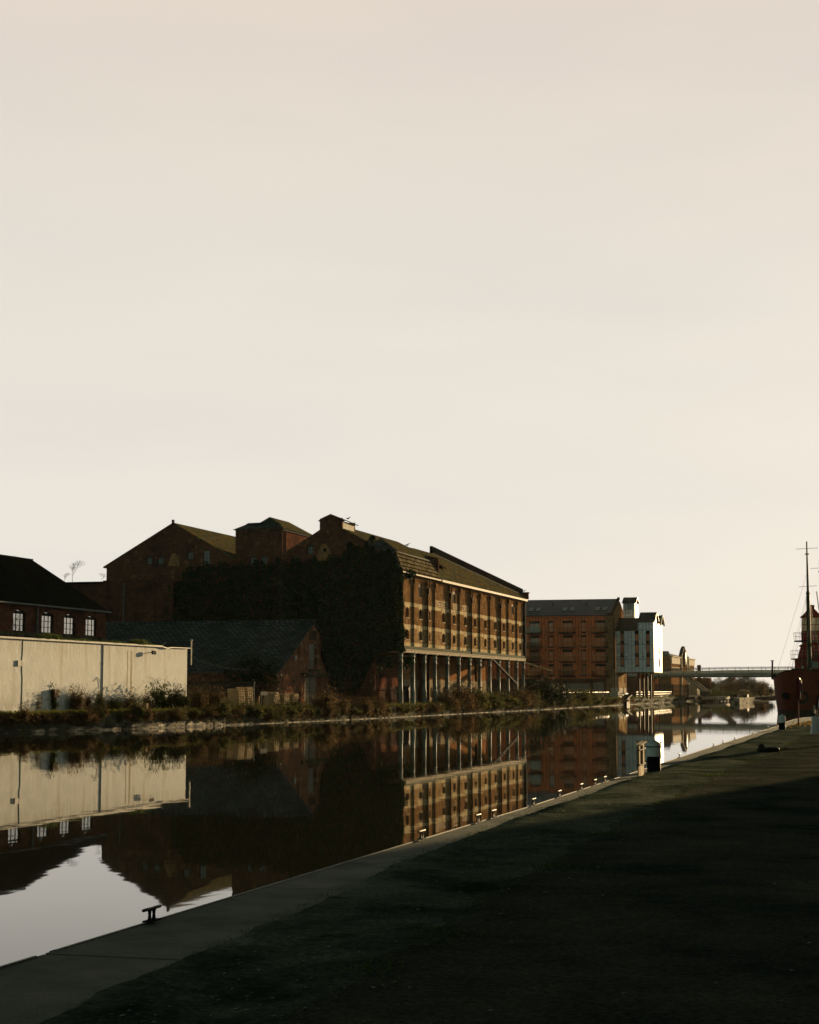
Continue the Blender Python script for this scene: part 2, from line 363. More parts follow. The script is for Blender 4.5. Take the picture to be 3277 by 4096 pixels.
def leaves(mb, pts, size, rng, up=.0, asp=1.6):
    for p in pts:
        s_ = size * rng.uniform(.6, 1.3)
        d = Vector((rng.gauss(0, 1), rng.gauss(0, 1), rng.gauss(0, 1) + up)).normalized(); e = d.orthogonal().normalized()
        e = (Matrix.Rotation(rng.uniform(0, 6.28), 3, d) @ e); d = d * s_ * asp / 2; e = e * s_ / 2; p = Vector(p)
        mb.face([p - d, p + e * .8, p + d, p - e * .8])
def bush_mesh(seed, rx, ry, h, n, size, twigs=60, lumps=7):
    rng = random.Random(seed); lv = MB(); tw = MB()
    L_ = [(rng.uniform(-.6, .6) * rx, rng.uniform(-.6, .6) * ry, h * rng.uniform(.25, .72), rng.uniform(.28, .5)) for _ in range(lumps)]
    L_.append((0, 0, h * .35, .6)); pts = []
    for i in range(n):
        lx, ly, lz, lr = rng.choice(L_); v = Vector((rng.gauss(0, 1), rng.gauss(0, 1), rng.gauss(0, 1))).normalized() * min(1.7, abs(rng.gauss(0, .72)) + .12) * lr
        x, y, z = lx + v.x * rx * 1.3, ly + v.y * ry * 1.3, lz + v.z * h
        if z < .02: z = rng.uniform(.02, h * .4)
        pts.append((x, y, z))
    leaves(lv, pts, size, rng)
    for i in range(twigs):
        lx, ly, lz, lr = rng.choice(L_); a = Vector((lx * .3, ly * .3, 0))
        b = Vector((lx + rng.gauss(0, .35) * rx, ly + rng.gauss(0, .35) * ry, min(h * 1.25, lz + abs(rng.gauss(0, .45)) * h)))
        m_ = (a + b) / 2 + Vector((rng.gauss(0, .1), rng.gauss(0, .1), .12 * h))
        tw.tube(a, m_, size * .16, size * .1, 3, False); tw.tube(m_, b, size * .1, size * .03, 3, False)
        for k in range(4):
            t = rng.uniform(.3, 1); p = m_.lerp(b, t); q = p + Vector((rng.gauss(0, .16) * rx, rng.gauss(0, .16) * ry, rng.uniform(.02, .18) * h)); tw.tube(p, q, size * .06, size * .02, 3, False)
    return lv, tw
def bare_tree(seed, h, spread=.55, depth=5, r=None, kids_=3):
    rng = random.Random(seed); tr = MB(); br = MB(); r = r or h * .018
    def grow(p, d, ln, rad, lev):
        q = p + d * ln; m_ = tr if lev == 0 else br
        mid = p + d * ln * .5 + Vector((rng.gauss(0, .05), rng.gauss(0, .05), 0)) * ln
        m_.tube(p, mid, rad, rad * .85, 6 if lev < 2 else 3, False); m_.tube(mid, q, rad * .85, rad * .66, 6 if lev < 2 else 3, False)
        if lev >= depth: return
        for k in range(kids_ + (1 if lev > 1 else 0)):
            nd = (d + Vector((rng.gauss(0, spread), rng.gauss(0, spread), rng.uniform(-.05, .35)))).normalized()
            s0 = q if k < 2 else p.lerp(q, rng.uniform(.5, .95))
            grow(s0, nd, ln * rng.uniform(.6, .85), rad * .6, lev + 1)
    grow(Vector((0, 0, 0)), Vector((0, 0, 1)), h * .27, r, 0)
    return tr, br
# ================================================================== SETTING
BANK = [(-120, -57), (60, -56), (98, -54.6), (114, -51.9), (135, -50.2), (161, -49.3), (209, -49.5), (229, -49.2), (287, -50.1), (345, -51.0), (417, -52.1), (500, -53), (690, -56)]
def interp(tab, y):
    for (a, xa), (b, xb) in zip(tab, tab[1:]):
        if a <= y <= b: return xa + (xb - xa) * (y - a) / (b - a)
    return tab[0][1] if y < tab[0][0] else tab[-1][1]
bankX = lambda y: interp(BANK, y)
QEDGE = [(-120, -5.115), (24, -5.14), (48, -5.50), (80, -5.9), (92, -6.25), (100, -6.35), (106, -6.15), (110, -5.3), (114, -3.2), (118, -1.0), (690, 0)]
quayX = lambda y: interp(QEDGE, y)
GZ = 1.1
# water
m, nt, b = newmat('canal_water'); setp(b, .015, 0, .5); b.inputs['IOR'].default_value = 1.23; b.inputs['Base Color'].default_value = (.024, .024, .013, 1); b.inputs['Specular Tint'].default_value = (.93, .97, .88, 1)
v = vecmap(nt, (1.0, .45, 1)); n1 = noise(nt, v, .55, 3, .5); n2 = noise(nt, v, 2.6, 3, .5)
pm = noise(nt, vecmap(nt, (.03, .015, 1)), 1.0, 3); pr = ramp(nt, [(.42, (.25, .25, .25)), (.62, (1, 1, 1))]); L(pm.outputs[0], pr.inputs[0])
# wind patches are rougher
mm = nt.nodes.new('ShaderNodeMath'); mm.operation = 'MULTIPLY'; nt.links.new(n2.outputs[0], mm.inputs[0]); nt.links.new(pr.outputs[0], mm.inputs[1])
mm2 = nt.nodes.new('ShaderNodeMath'); mm2.operation = 'MULTIPLY_ADD'; nt.links.new(mm.outputs[0], mm2.inputs[0]); mm2.inputs[1].default_value = .20; nt.links.new(n1.outputs[0], mm2.inputs[2])
bump(nt, b, mm2.outputs[0], 1.0, .0030)
wm = MB(); wm.face([(-75, -120, 0), (60, -120, 0), (60, 760, 0), (-75, 760, 0)])
tag(wm.build('canal_water', m), kind='structure')
# far bank ground: one sheet to the horizon
gm = M('far_ground', (.055, .050, .028), (.028, .032, .014), .5, .95, bs=3, bstr=1, bdist=.1, c3=(.075, .060, .040), ns3=.08)
mb = MB(); ys = [-120, -40, 20, 60, 80, 98, 106, 114, 125, 135, 148, 161, 185, 209, 229, 258, 287, 316, 345, 380, 417, 460, 500, 560, 620, 690]
rows = []
for y in ys:
    x = bankX(y) - .25; rows.append([(x, y, GZ), (x - 1.2, y, GZ + .06), (x - 4, y, GZ + .12), (x - 20, y, GZ + .2), (-400, y, GZ + .2), (-3500, y, GZ + .2)])
mb.grid(rows)
mb.grid([[(3500, 690, GZ), (3500, 5500, GZ)], [(60, 690, GZ), (60, 5500, GZ)], [(-56.25, 690, GZ), (-56.25, 5500, GZ)], [(-400, 690, GZ + .2), (-400, 5500, GZ + .2)], [(-3500, 690, GZ + .2), (-3500, 5500, GZ + .2)]])
mb.face([(60, 690, GZ), (-56.25, 690, GZ), (-56.25, 690, -1), (60, 690, -1)])
tag(mb.build('far_ground', gm), kind='structure')
# bank retaining wall: rough stone above a pale ledge just over the water
t = thing('canal_retaining_wall', 'crumbling mossy stone retaining wall along the far side of the canal', 'wall', (-50, 160, 0))
rng = random.Random(3); up = MB(); ld = MB(); rows = []; lrow = []; y = -60.0
while y < 690:
    x = bankX(y); near = 90 < y < 150
    j = lambda s_: rng.gauss(0, s_)
    rows.append([(x + .02 + j(.03), y, -.6), (x + .02 + j(.05), y, .35 + j(.04)), (x - .05 + j(.06), y, .7), (x - .12 + j(.06), y, 1.0), (x - .2 + j(.05), y, GZ + .06 + j(.05)), (x - .7, y, GZ + .03)])
    zt = .035 + (.22 + .34 * max(0, math.sin(y * .23)) if y < 126 else .10 * max(0, math.sin(y * .4)) if y < 140 else 0) + abs(j(.02))
    lrow.append([(x + .07, y, -.5), (x + .07 + j(.02), y, zt * .8), (x + .02, y, zt), (x - .02, y, zt)])
    y += .55 if y < 300 else 3
up.grid(rows, smooth=False); ld.grid(lrow, smooth=False)
up.build('stone_face', mat['stoneD'], t)
lm, nt, b = newmat('ledge_stone'); setp(b, .85); v = vecmap(nt, (.35, .35, 2)); n = noise(nt, v, 1.5, 6, .75)
r = ramp(nt, [(.44, (.020, .022, .013)), (.53, (.18, .15, .10)), (.64, (.70, .58, .40))]); nt.links.new(n.outputs[0], r.inputs[0]); nt.links.new(r.outputs[0], b.inputs['Base Color']); bump(nt, b, noise(nt, vecmap(nt), 5, 5).outputs[0], 1, .08)
ld.build('ledge', lm, t)

# near quay: concrete coping blocks, old paving strip, tarmac, wall below
INN = [(-120, -3.6), (6, -3.9), (8.7, -4.08), (11.5, -4.27), (14.6, -4.49), (19.5, -4.74), (23.6, -4.80), (30, -4.90), (42, -4.95), (71, -5.25), (85, -5.25), (92, -5.0), (100, -4.6), (104, -3.5), (107, -1.5), (112, 3), (690, 6)]
innX = lambda y: interp(INN, y)
cm, nt, b = newmat('coping_concrete'); setp(b, .85, 0, .06)
v = vecmap(nt); n = noise(nt, v, 1.2, 6, .65); r = ramp(nt, [(.3, (.070, .090, .064)), (.7, (.235, .238, .175))]); nt.links.new(n.outputs[0], r.inputs[0])
n3 = noise(nt, v, .8, 6, .7); r3 = ramp(nt, [(.54, (0, 0, 0)), (.68, (1, 1, 1))]); nt.links.new(n3.outputs[0], r3.inputs[0])
o_ = mixc(nt, r3.outputs[0], r.outputs[0], (.048, .062, .036)); n4 = noise(nt, v, 40, 3); r4 = ramp(nt, [(.3, (.78, .78, .78)), (.7, (1.15, 1.15, 1.15))]); nt.links.new(n4.outputs[0], r4.inputs[0])
nt.links.new(mixc(nt, 1.0, o_, r4.outputs[0], 'MULTIPLY'), b.inputs['Base Color']); bump(nt, b, noise(nt, v, 14, 6, .7).outputs[0], .35, .03)
cp = MB(); joints = [-60, -50, -40, -30, -20, -10, 0, 9.85, 13.6, 17.9, 22.3, 26.7, 31.1, 35.5, 40, 44.5, 49, 53.5, 58, 63, 68, 73, 78, 83, 88, 92, 96, 100, 103, 106, 108]
for a, b_ in zip(joints, joints[1:]):
    g = .012; q = [(quayX(a + g), a + g), (quayX(b_ - g), b_ - g), (innX(b_) + .9, b_ - g), (innX(a) + .9, a + g)]
    dz = rng.uniform(-.003, .003); cp.prism([(x_, y_, GZ + dz) for x_, y_ in q], (0, 0, -.3))
cp.prism([(quayX(108), 108.01, GZ), (quayX(110), 110, GZ), (quayX(114), 114, GZ), (quayX(118), 118, GZ), (8, 118, GZ), (8, 108.01, GZ)], (0, 0, -.3))
tag(cp.build('quay_coping', cm), kind='structure')
qw = MB(); rows = []
for y in [-120, -60, 0, 12, 24, 36, 48, 64, 80, 92, 100, 106, 110, 114, 118, 200, 400, 690]:
    x = quayX(y); rows.append([(x + .03, y, -1), (x + .03, y, GZ - .05)])
qw.grid(rows, smooth=False); tag(qw.build('quay_wall', M('quay_wall_stone', (.08, .075, .055), (.04, .04, .03), 1, .9, bs=4, bstr=.8, bdist=.05)), kind='structure')
# steel lip along the edge
lip = thing('quay_edge_rail', 'thin steel edge rail with dark timber rubbing strip along the lip of the quay', 'edge rail', (-5.15, 10, GZ))
a = MB(); c = MB(); segs = [-40, -20, 0, 9.72]; segs2 = [9.98, 17, 24, 36, 48, 60, 70, 80, 86, 92, 96, 100, 103, 106, 108, 110, 112, 114, 118]
for S in (segs, segs2):
    for y0, y1 in zip(S, S[1:]):
        p = lambda y, dx, z: (quayX(y) + dx, y, z)
        a.prism([p(y0, 0, GZ + .001), p(y0, .020, GZ + .001), p(y0, .020, GZ + .008), p(y0, 0, GZ + .008)], Vector(p(y1, 0, 0)) - Vector(p(y0, 0, 0)))
        c.prism([p(y0, -.035, GZ - .16), p(y0, -.004, GZ - .16), p(y0, -.004, GZ - .003), p(y0, -.035, GZ - .003)], Vector(p(y1, 0, 0)) - Vector(p(y0, 0, 0)))
a.build('steel_lip', M('lip_steel', (.60, .56, .44), (.42, .40, .32), 3, .7, .0, .2), lip); c.build('rubbing_strip', mat['tar'], lip)
# paving strip (rough) and tarmac (smoother), both with worn colour
def paving(name, c1, c2, c3, bstr):
    m, nt, b = newmat(name); setp(b, .95, 0, 0.0); v = vecmap(nt)
    n = noise(nt, v, .7, 7, .7); r = ramp(nt, [(.36, c1), (.64, c2)]); nt.links.new(n.outputs[0], r.inputs[0])
    n3 = noise(nt, v, 1.9, 7, .75); r3 = ramp(nt, [(.57, (0, 0, 0)), (.68, (1, 1, 1))]); nt.links.new(n3.outputs[0], r3.inputs[0]); o = mixc(nt, r3.outputs[0], r.outputs[0], c3)
    n4 = noise(nt, v, 22, 8, .85); r4 = ramp(nt, [(.36, (.35, .35, .35)), (.66, (2.1, 2.1, 2.0))]); nt.links.new(n4.outputs[0], r4.inputs[0])
    nt.links.new(mixc(nt, 1.0, o, r4.outputs[0], 'MULTIPLY'), b.inputs['Base Color'])
    nb = noise(nt, v, 12, 8, .75); nb2 = noise(nt, v, .9, 4); q = nt.nodes.new('ShaderNodeMath'); q.operation = 'MULTIPLY_ADD'; nt.links.new(nb2.outputs[0], q.inputs[0]); q.inputs[1].default_value = .5; nt.links.new(nb.outputs[0], q.inputs[2])
    bump(nt, b, q.outputs[0], bstr, .03); return m
mS = paving('worn_strip_paving', (.024, .036, .026), (.150, .165, .130), (.018, .040, .016), 1.0)
mT = paving('old_tarmac', (.030, .040, .033), (.098, .098, .076), (.082, .076, .056), 1.0)
SEAM = [(-120, -2.9), (10, -2.95), (17, -3.25), (35, -3.55), (45, -3.35), (60, -3.6), (80, -3.6), (112, -2.6), (120, -2)]
seamX = lambda y: interp(SEAM, y) + .05 * math.sin(y * 1.7) + .04 * math.sin(y * 4.1 + 1)
rng = random.Random(11); st_ = MB(); rd = MB(); rows = []; rrow = []; y = -40.0; w_ = 0
while y < 118:
    w_ = w_ * .93 + rng.gauss(0, .008); x = innX(y) + w_ + rng.gauss(0, .008); s_ = max(seamX(y), x + .02)
    hz = lambda: rng.gauss(0, .003)
    rows.append([(x, y, GZ + .0)] + [(x + .012 + (s_ - x - .012) * k / 6, y, GZ + .022 + hz() + (0.012 * math.sin(y * .9 + k))) for k in range(7)])
    rrow.append([(s_ - .15, y, GZ + .005), (s_ - .012, y, GZ + .039), (s_ + .06, y, GZ + .036)] + [(s_ + .3 + k * 1.2, y, GZ + .033 + hz() * .5 + .008 * math.sin(y * .35 + k * 1.3)) for k in range(10)] + [(60, y, GZ + .03)])
    y += .12 if y < 40 else .4
st_.grid(rows); rd.grid(rrow)
tag(st_.build('quay_paving_strip', mS), kind='structure'); tag(rd.build('quay_tarmac', mT), kind='structure')
mb = MB(); mb.grid([[(8, 118, GZ), (400, 118, GZ)], [(0, 690, GZ), (400, 690, GZ)]], smooth=False); mb.face([(60, -120, GZ), (400, -120, GZ), (400, 118, GZ), (60, 118, GZ)]); mb.face([(-2.9, -120, GZ), (60, -120, GZ), (60, -40, GZ), (-2.9, -40, GZ)])
tag(mb.build('quay_hinterland', mT), kind='structure')
# moss and small grass along the coping and the seam, grit
def tufts(mb, x, y, z, r, n, rng, h):
    for _ in range(n):
        px = x + rng.gauss(0, r); py = y + rng.gauss(0, r * 1.6); a_ = rng.uniform(0, 6.28); hh = h * rng.uniform(.3, 1.2); wd = h * .16
        dx, dy = math.cos(a_) * wd, math.sin(a_) * wd; ox, oy = rng.gauss(0, h * .45), rng.gauss(0, h * .45)
        mb.face([(px - dx, py - dy, z), (px + dx, py + dy, z), (px + ox, py + oy, z + hh)])
rng = random.Random(5); g1 = MB()
y = 7.0
while y < 104:
    dens = 1 if y < 45 else .5
    if rng.random() < .8: tufts(g1, innX(y) + rng.gauss(.01, .07), y, GZ + .01, .05, int(14 * dens), rng, .018)
    if rng.random() < .5: tufts(g1, seamX(y) + rng.gauss(0, .03), y, GZ + .022, .05, int(14 * dens), rng, .028)
    y += .09 if y < 45 else .25
for _ in range(260):
    y = rng.choice([rng.gauss(12.2, 1.0), rng.uniform(8, 60), rng.gauss(33, 4)]); x = innX(y) + abs(rng.gauss(0, .45))
    if x < seamX(y) - .05: tufts(g1, x, y, GZ + .018, .07, 16, rng, .012)
for yy, n_ in ((9.6, 50), (11.1, 30), (15.5, 60), (19.2, 40), (24.6, 40), (33, 60), (48, 40), (53, 50), (21.6, 30)): tufts(g1, seamX(yy), yy, GZ + .025, .11, n_ * 3, rng, .045)
tag(g1.build('moss_and_grass', mat['moss']), 'low moss and grass tufts growing along the quay paving seams', 'moss', kind='stuff')
g2 = MB()
for _ in range(900):
    y = 7 + 45 * rng.random() ** 1.7; x = rng.uniform(innX(y) + .05, 1.0 + y * .02) if rng.random() < .25 else rng.uniform(innX(y) + .03, seamX(y) + .4); s_ = rng.uniform(.003, .011) * (1 + y * .02)
    z = GZ + (.03 if x < seamX(y) else .042); a_ = rng.uniform(0, 3.14); 
    P = [(x + math.cos(a_ + k * 1.2566) * s_ * rng.uniform(.7, 1.3), y + math.sin(a_ + k * 1.2566) * s_ * rng.uniform(1, 2), z) for k in range(5)]
    g2.prism(P, (0, 0, .006))
tag(g2.build('grit_and_leaves', leafmat('pale_grit', (.06, .06, .045), (.16, .15, .11), 0)), 'pale grit and fallen leaf scraps scattered on the quay', 'debris', kind='stuff')
g3 = MB()
for _ in range(900):
    y = rng.gauss(88, 4.5); x = rng.uniform(innX(y), innX(y) + 2.2); a_ = rng.uniform(0, 3.14); leaves(g3, [(x, y, GZ + .05)], .09, rng)
tag(g3.build('fallen_leaves', leafmat('dry_leaves', (.22, .13, .03), (.42, .28, .07), .2)), 'dry yellow fallen leaves lying by the red lifebuoy post', 'leaves', kind='stuff')
# ================================================================== FAR BANK, LEFT: white building, brick shed
m, nt, b = newmat('stained_white_render'); setp(b, .85, 0, .2); v = vecmap(nt)
n = noise(nt, v, .9, 6, .65); r = ramp(nt, [(.25, (.60, .61, .58)), (.7, (.78, .78, .74))]); nt.links.new(n.outputs[0], r.inputs[0])
vs = vecmap(nt, (1, 1.1, .10)); n2 = noise(nt, vs, 1.0, 5, .6); r2 = ramp(nt, [(.56, (0, 0, 0)), (.76, (.8, .8, .8))]); nt.links.new(n2.outputs[0], r2.inputs[0])
o_ = mixc(nt, r2.outputs[0], r.outputs[0], (.48, .40, .26))
n3 = noise(nt, v, 2.2, 6, .8); r3 = ramp(nt, [(.60, (0, 0, 0)), (.72, (.6, .6, .6))]); nt.links.new(n3.outputs[0], r3.inputs[0]); o_ = mixc(nt, r3.outputs[0], o_, (.42, .38, .30))
sz = nt.nodes.new('ShaderNodeSeparateXYZ'); nt.links.new(v, sz.inputs[0])
for (z0, z1, c_, sc_) in ((2.0, .5, (.22, .20, .12), (1, .9, .5)), (3.6, 4.9, (.36, .31, .20), (1, 1.6, .12))):      # damp grime at the foot, streaks below the gutter
    mr = nt.nodes.new('ShaderNodeMapRange'); mr.inputs[1].default_value = z0; mr.inputs[2].default_value = z1; nt.links.new(sz.outputs[2], mr.inputs[0])
    ng = noise(nt, vecmap(nt, sc_), 1.7, 6, .7); rg = ramp(nt, [(.42, (0, 0, 0)), (.68, (1, 1, 1))]); nt.links.new(ng.outputs[0], rg.inputs[0])
    mu = nt.nodes.new('ShaderNodeMath'); mu.operation = 'MULTIPLY'; nt.links.new(mr.outputs[0], mu.inputs[0]); nt.links.new(rg.outputs[0], mu.inputs[1]); mu2 = nt.nodes.new('ShaderNodeMath'); mu2.operation = 'MULTIPLY'; mu2.inputs[1].default_value = .7; nt.links.new(mu.outputs[0], mu2.inputs[0])
    o_ = mixc(nt, mu2.outputs[0], o_, c_)
nt.links.new(o_, b.inputs['Base Color']); nb = noise(nt, v, 3.0, 6, .65); bump(nt, b, nb.outputs[0], .8, .03); mat['render'] = m
stain = M('rust_stain', (.46, .37, .22), (.60, .53, .40), 1.2, .85, scale=(1, 3, .3))

wb = thing('white_rendered_building', 'long low building with a stained white rendered wall and a mossy flat roof', 'building', (-56, 112, 1.1))
mb = MB(); mb.box(-63.9, -56, 84, 130.6, .9, 6.0); mb.build('wall', mat['render'], wb)
mb = MB(); mb.slab([(-55.8, 84, 6.12), (-55.8, 130.8, 6.12), (-64.2, 130.8, 6.75), (-64.2, 84, 6.75)], .10); mb.build('roof', mat['roofT'], wb)
mb = MB(); mb.box(-55.9, -55.8, 84, 125.4, 6.0, 6.12)
mb.path([(-55.85, 125.4, 6.03), (-55.84, 126.3, 5.93), (-55.85, 127.2, 6.02), (-55.85, 130.8, 6.05)], .06, 5); mb.build('gutter', mat['whitep'], wb)
mb = MB(); mb.tube((-55.965, 115.3, 1.3), (-55.965, 115.3, 5.95), .035, n=8)
for z in (2.3, 3.4, 4.55, 5.4): mb.tube((-55.96, 115.3, z), (-55.96, 115.3, z + .12), .05, n=8)
mb.build('drainpipe', mat['whitep'], wb)
mb = MB(); mb.path([(-55.985, 103.45, 5.9), (-55.985, 103.42, 5.0), (-55.985, 103.36, 4.6), (-55.985, 103.40, 4.0), (-55.985, 103.5, 3.4), (-55.985, 103.45, 1.3)], .02, 5); mb.build('movement_joint', mat['black'], wb)
mb = MB(); mb.box(-55.99, -55.90, 102.72, 103.2, 4.25, 4.62); mb.build('meter_box', mat['whitep'], wb)
for y0, w_ in ((119.4, .16), (120.0, .3)): mb = MB(); mb.box(-55.998, -55.996, y0, y0 + w_, 2.2, 5.6); mb.build('rust_streak', stain, wb)
fl = MB(); fl.tube((-56, 123.3, 5.55), (-55.62, 123.3, 5.55), .025, n=6); fl.prism([(-55.55, 123.0, 5.38), (-55.55, 123.6, 5.38), (-55.55, 123.6, 5.64), (-55.55, 123.0, 5.64)], (-.14, 0, .05)); fl.build('floodlight', mat['pipe'], wb)
mb = MB(); mb.path([(-55.96, 113.9, 3.3), (-55.96, 114.5, 3.62), (-55.96, 114.85, 3.2), (-55.96, 114.9, 2.8)], .015, 5); mb.build('cable', mat['rust'], wb)
rng = random.Random(21); mb = MB()
for _ in range(900):
    y = rng.uniform(105.5, 125.3); k = .10 + .16 * max(0, math.sin(y * 1.3) + math.sin(y * .47 + 1)); tufts(mb, -55.95 - abs(rng.gauss(0, .35)), y, 6.12, .12, 5, rng, k)
tag(mb.build('roof_weeds', mat['scrubG']), 'green weeds growing along the roof edge of the white building', 'weeds', kind='stuff')
mb = MB(); mb.tube((-57.2, 134.2, 4.75), (-57.2, 134.2, 6.75), .06, n=10); mb.lathe([(0, 6.9), (.13, 6.82), (.13, 6.75), (0, 6.74)], (-57.2, 134.2, 0), 12)
fl = mb.build('metal_flue', mat['steel'], None, (-57.2, 134.2, 4.7)); tag(fl, 'shiny metal flue pipe standing just right of the white building', 'flue pipe')

sh = thing('brick_shed', 'dark brick workshop with tiled roof and arched windows behind the white building', 'building', (-64, 118, 1.1))
HS = [(116.7, 118.65, 7.05, 8.4, .28), (121.15, 123.1, 7.05, 8.4, .28), (124.85, 126.8, 7.05, 8.4, .28), (128.6, 130.6, 7.05, 8.4, .28), (108.5, 110.4, 7.05, 8.4, .28), (112.4, 114.3, 7.05, 8.4, .28)]
mb = MB(); holes_wall(mb, faceX(-64), 86, 132.2, 1, 9.2, HS, .17)
mb.face([(-64, 132.2, 1), (-78, 132.2, 1), (-78, 132.2, 9.2), (-71, 132.2, 13.4), (-64, 132.2, 9.2)]); mb.face([(-64, 86, 1), (-78, 86, 1), (-78, 86, 9.2), (-71, 86, 13.4), (-64, 86, 9.2)])
mb.face([(-78, 86, 1), (-78, 132.2, 1), (-78, 132.2, 9.2), (-78, 86, 9.2)]); mb.build('wall', mat['brick'], sh)
for h in HS: window(faceX(-64), h, sh, 3, 3, mat['pipe'], mat['pane'], .17, .06)
mb = MB(); mb.box(-64.06, -63.9, 86, 132.3, 6.72, 6.98); mb.build('sill_course', mat['stoneD'], sh)
mb = MB(); mb.slab([(-63.7, 85.8, 9.12), (-63.7, 132.45, 9.12), (-71, 132.45, 13.6), (-71, 85.8, 13.6)], .12); mb.slab([(-78.3, 85.8, 9.12), (-78.3, 132.45, 9.12), (-71, 132.45, 13.6), (-71, 85.8, 13.6)], .12)
rng = random.Random(2)
for k in range(200):
    y = 86 + k * .233; mb.tube((-71, y, 13.60), (-71, y + .2, 13.60 + rng.uniform(-.01, .02)), .07, n=6)
mb.build('roof', mat['roofT'], sh)
mb = MB(); mb.tube((-63.62, 86, 9.08), (-63.62, 132.4, 9.08), .08, n=6); mb.build('gutter', mat['pipeL'], sh)
mb = MB(); mb.tube((-63.86, 120.2, 6.9), (-63.86, 120.2, 9.0), .09, n=8); mb.tube((-63.86, 120.2, 6.9), (-63.86, 120.2, 7.1), .12, n=8); mb.build('drainpipe', mat['pipeL'], sh)

# ================================================================== MALTHOUSES (end walls face the camera at Y = 174)
def boarded(parent, mp, h, m=None, depth=.2, cols=3, rows=3):
    return window(mp, h, parent, cols, rows, mat['pipe'], m or mat['paneG'], depth, .05)
EY = 174.0
# lower wing at far left
mb = MB(); holes_wall(mb, faceY(EY + .4), -112, -84.3, 1, 14.5, []); mb.box(-112, -84.3, EY + .4, EY + .9, 14.2, 14.5); mb.face([(-112, EY + .9, 14.4), (-84.3, EY + .9, 14.4), (-84.3, 230, 13.5), (-112, 230, 13.5)])
lw = thing('malthouse_low_wing', 'low dark brick wing left of the big gable with saplings on top', 'building', (-95, EY, 1.1))
mb.build('wall', mat['brick'], lw)
# A : big gable
A = thing('gabled_malthouse', 'broad dark brick malthouse gable at the left end of the old brewery range', 'building', (-76.5, EY, 1.1))
HA = [(-79.5, -78.85, 16.2, 16.95, .16), (-78.2, -77.5, 16.2, 16.95, .16), (-74.75, -74.05, 16.7, 17.45, .16), (-72.9, -72.15, 16.0, 17.6, .0), (-80.6, -80.0, 10.1, 10.9, .12)]
mp = faceY(EY)
mb = MB(); holes_wall(mb, mp, -84.2, -69.25, 1, 16.2, HA, .25, prof=[(-84.2, 16.2), (-76.4, 20.55), (-69.25, 16.6)])
mb.face([(-84.2, EY, 1), (-84.2, 212, 1), (-84.2, 212, 16.2), (-84.2, EY, 16.2)]); mb.face([(-84.2, 212, 1), (-69.25, 212, 1), (-69.25, 212, 16.6), (-76.4, 212, 20.55), (-84.2, 212, 16.2)])
mb.face([(-69.25, EY, 1), (-69.25, 212, 1), (-69.25, 212, 16.6), (-69.25, EY, 16.6)])
mb.build('wall', mat['brickA'], A)
mb = MB(); holes_wall(mb, faceY(EY - .3), -84.3, -76.2, 1, 14.35, [(-80.6, -80.0, 10.1, 10.9, .12)], .3)
mb.box(-84.4, -70, EY - .4, EY, 14.35, 14.55)
for x in (-84.3, -80.2 + 1.5, -76.6): mb.box(x, x + .5, EY - .5, EY - .3, 1, 14.3)
mb.box(-84.3, -76.2, EY - .36, EY - .3, 11.35, 11.5); mb.build('lower_wall', mat['brick'], A)
for h in HA[:4]: boarded(A, mp, h, depth=.25, cols=3 if h[4] else 2, rows=4)
mb = MB(); mb.slab([(-84.6, EY - .1, 16.05), (-76.4, EY - .1, 20.7), (-76.4, 212, 20.7), (-84.6, 212, 16.05)], .14); mb.build('roof', mat['roofD'], A)
mb = MB(); mb.slab([(-69.2, EY - .1, 16.65), (-76.38, EY - .1, 20.7), (-76.38, 212, 20.7), (-69.2, 212, 16.65)], .14); mb.build('roof', mat['roofD'], A)
mb = MB(); mb.box(-76.5, -76.3, EY - .2, EY + .1, 20.6, 21.0); mb.build('finial', mat['stoneD'], A)
mb = MB(); mb.tube((-81.9, EY - .42, 10), (-81.9, EY - .42, 14.2), .07, n=6); mb.build('drainpipe', mat['pipeL'], A)
mb = MB(); mb.prism([(-77.0, EY - .012, 16.0), (-75.6, EY - .012, 16.0), (-75.75, EY - .012, 16.9), (-76.1, EY - .012, 17.35), (-76.5, EY - .012, 17.35), (-76.8, EY - .012, 16.7)], (0, .01, 0)); mb.build('brick_patch', mat['brickU'], A)
# B : tall block with gablet roof
B = thing('hipped_kiln_block', 'tall square brick kiln block with a patched slate hipped roof between the two gables', 'building', (-66.5, EY, 1.1))
HB = [(-67.55, -66.85, 15.95, 16.75, .14), (-66.3, -65.6, 15.95, 16.75, .14)]
mb = MB(); holes_wall(mb, mp, -69.2, -63.9, 1, 19.7, HB, .25)
mb.face([(-63.9, EY, 1), (-63.9, 184, 1), (-63.9, 184, 19.7), (-63.9, EY, 19.7)]); mb.face([(-69.2, EY, 1), (-69.2, 184, 1), (-69.2, 184, 19.7), (-69.2, EY, 19.7)]); mb.face([(-69.2, 184, 1), (-63.9, 184, 1), (-63.9, 184, 19.7), (-69.2, 184, 19.7)])
mb.box(-69.1, -64, EY + .05, 183.9, 19.5, 19.6); mb.box(-69.2, -63.9, EY - .03, EY + .04, 19.6, 19.84); mb.build('wall', mat['brickA'], B)
for h in HB: boarded(B, mp, h, depth=.25, cols=4, rows=4)
mb = MB(); mb.face([(-69.45, EY - .25, 19.72), (-63.65, EY - .25, 19.72), (-64.55, EY + 1.2, 20.35), (-68.6, EY + 1.2, 20.35)]); mb.face([(-69.45, EY - .25, 19.72), (-68.6, EY + 1.2, 20.35), (-68.6, 183, 20.35), (-69.45, 184.3, 19.72)]); mb.face([(-68.6, EY + 1.2, 20.35), (-68.3, EY + 1.3, 20.55), (-66.7, EY + 1.3, 20.55), (-66.0, EY + 1.2, 20.35)])
mb.build('front_roof', mat['slateP'], B)
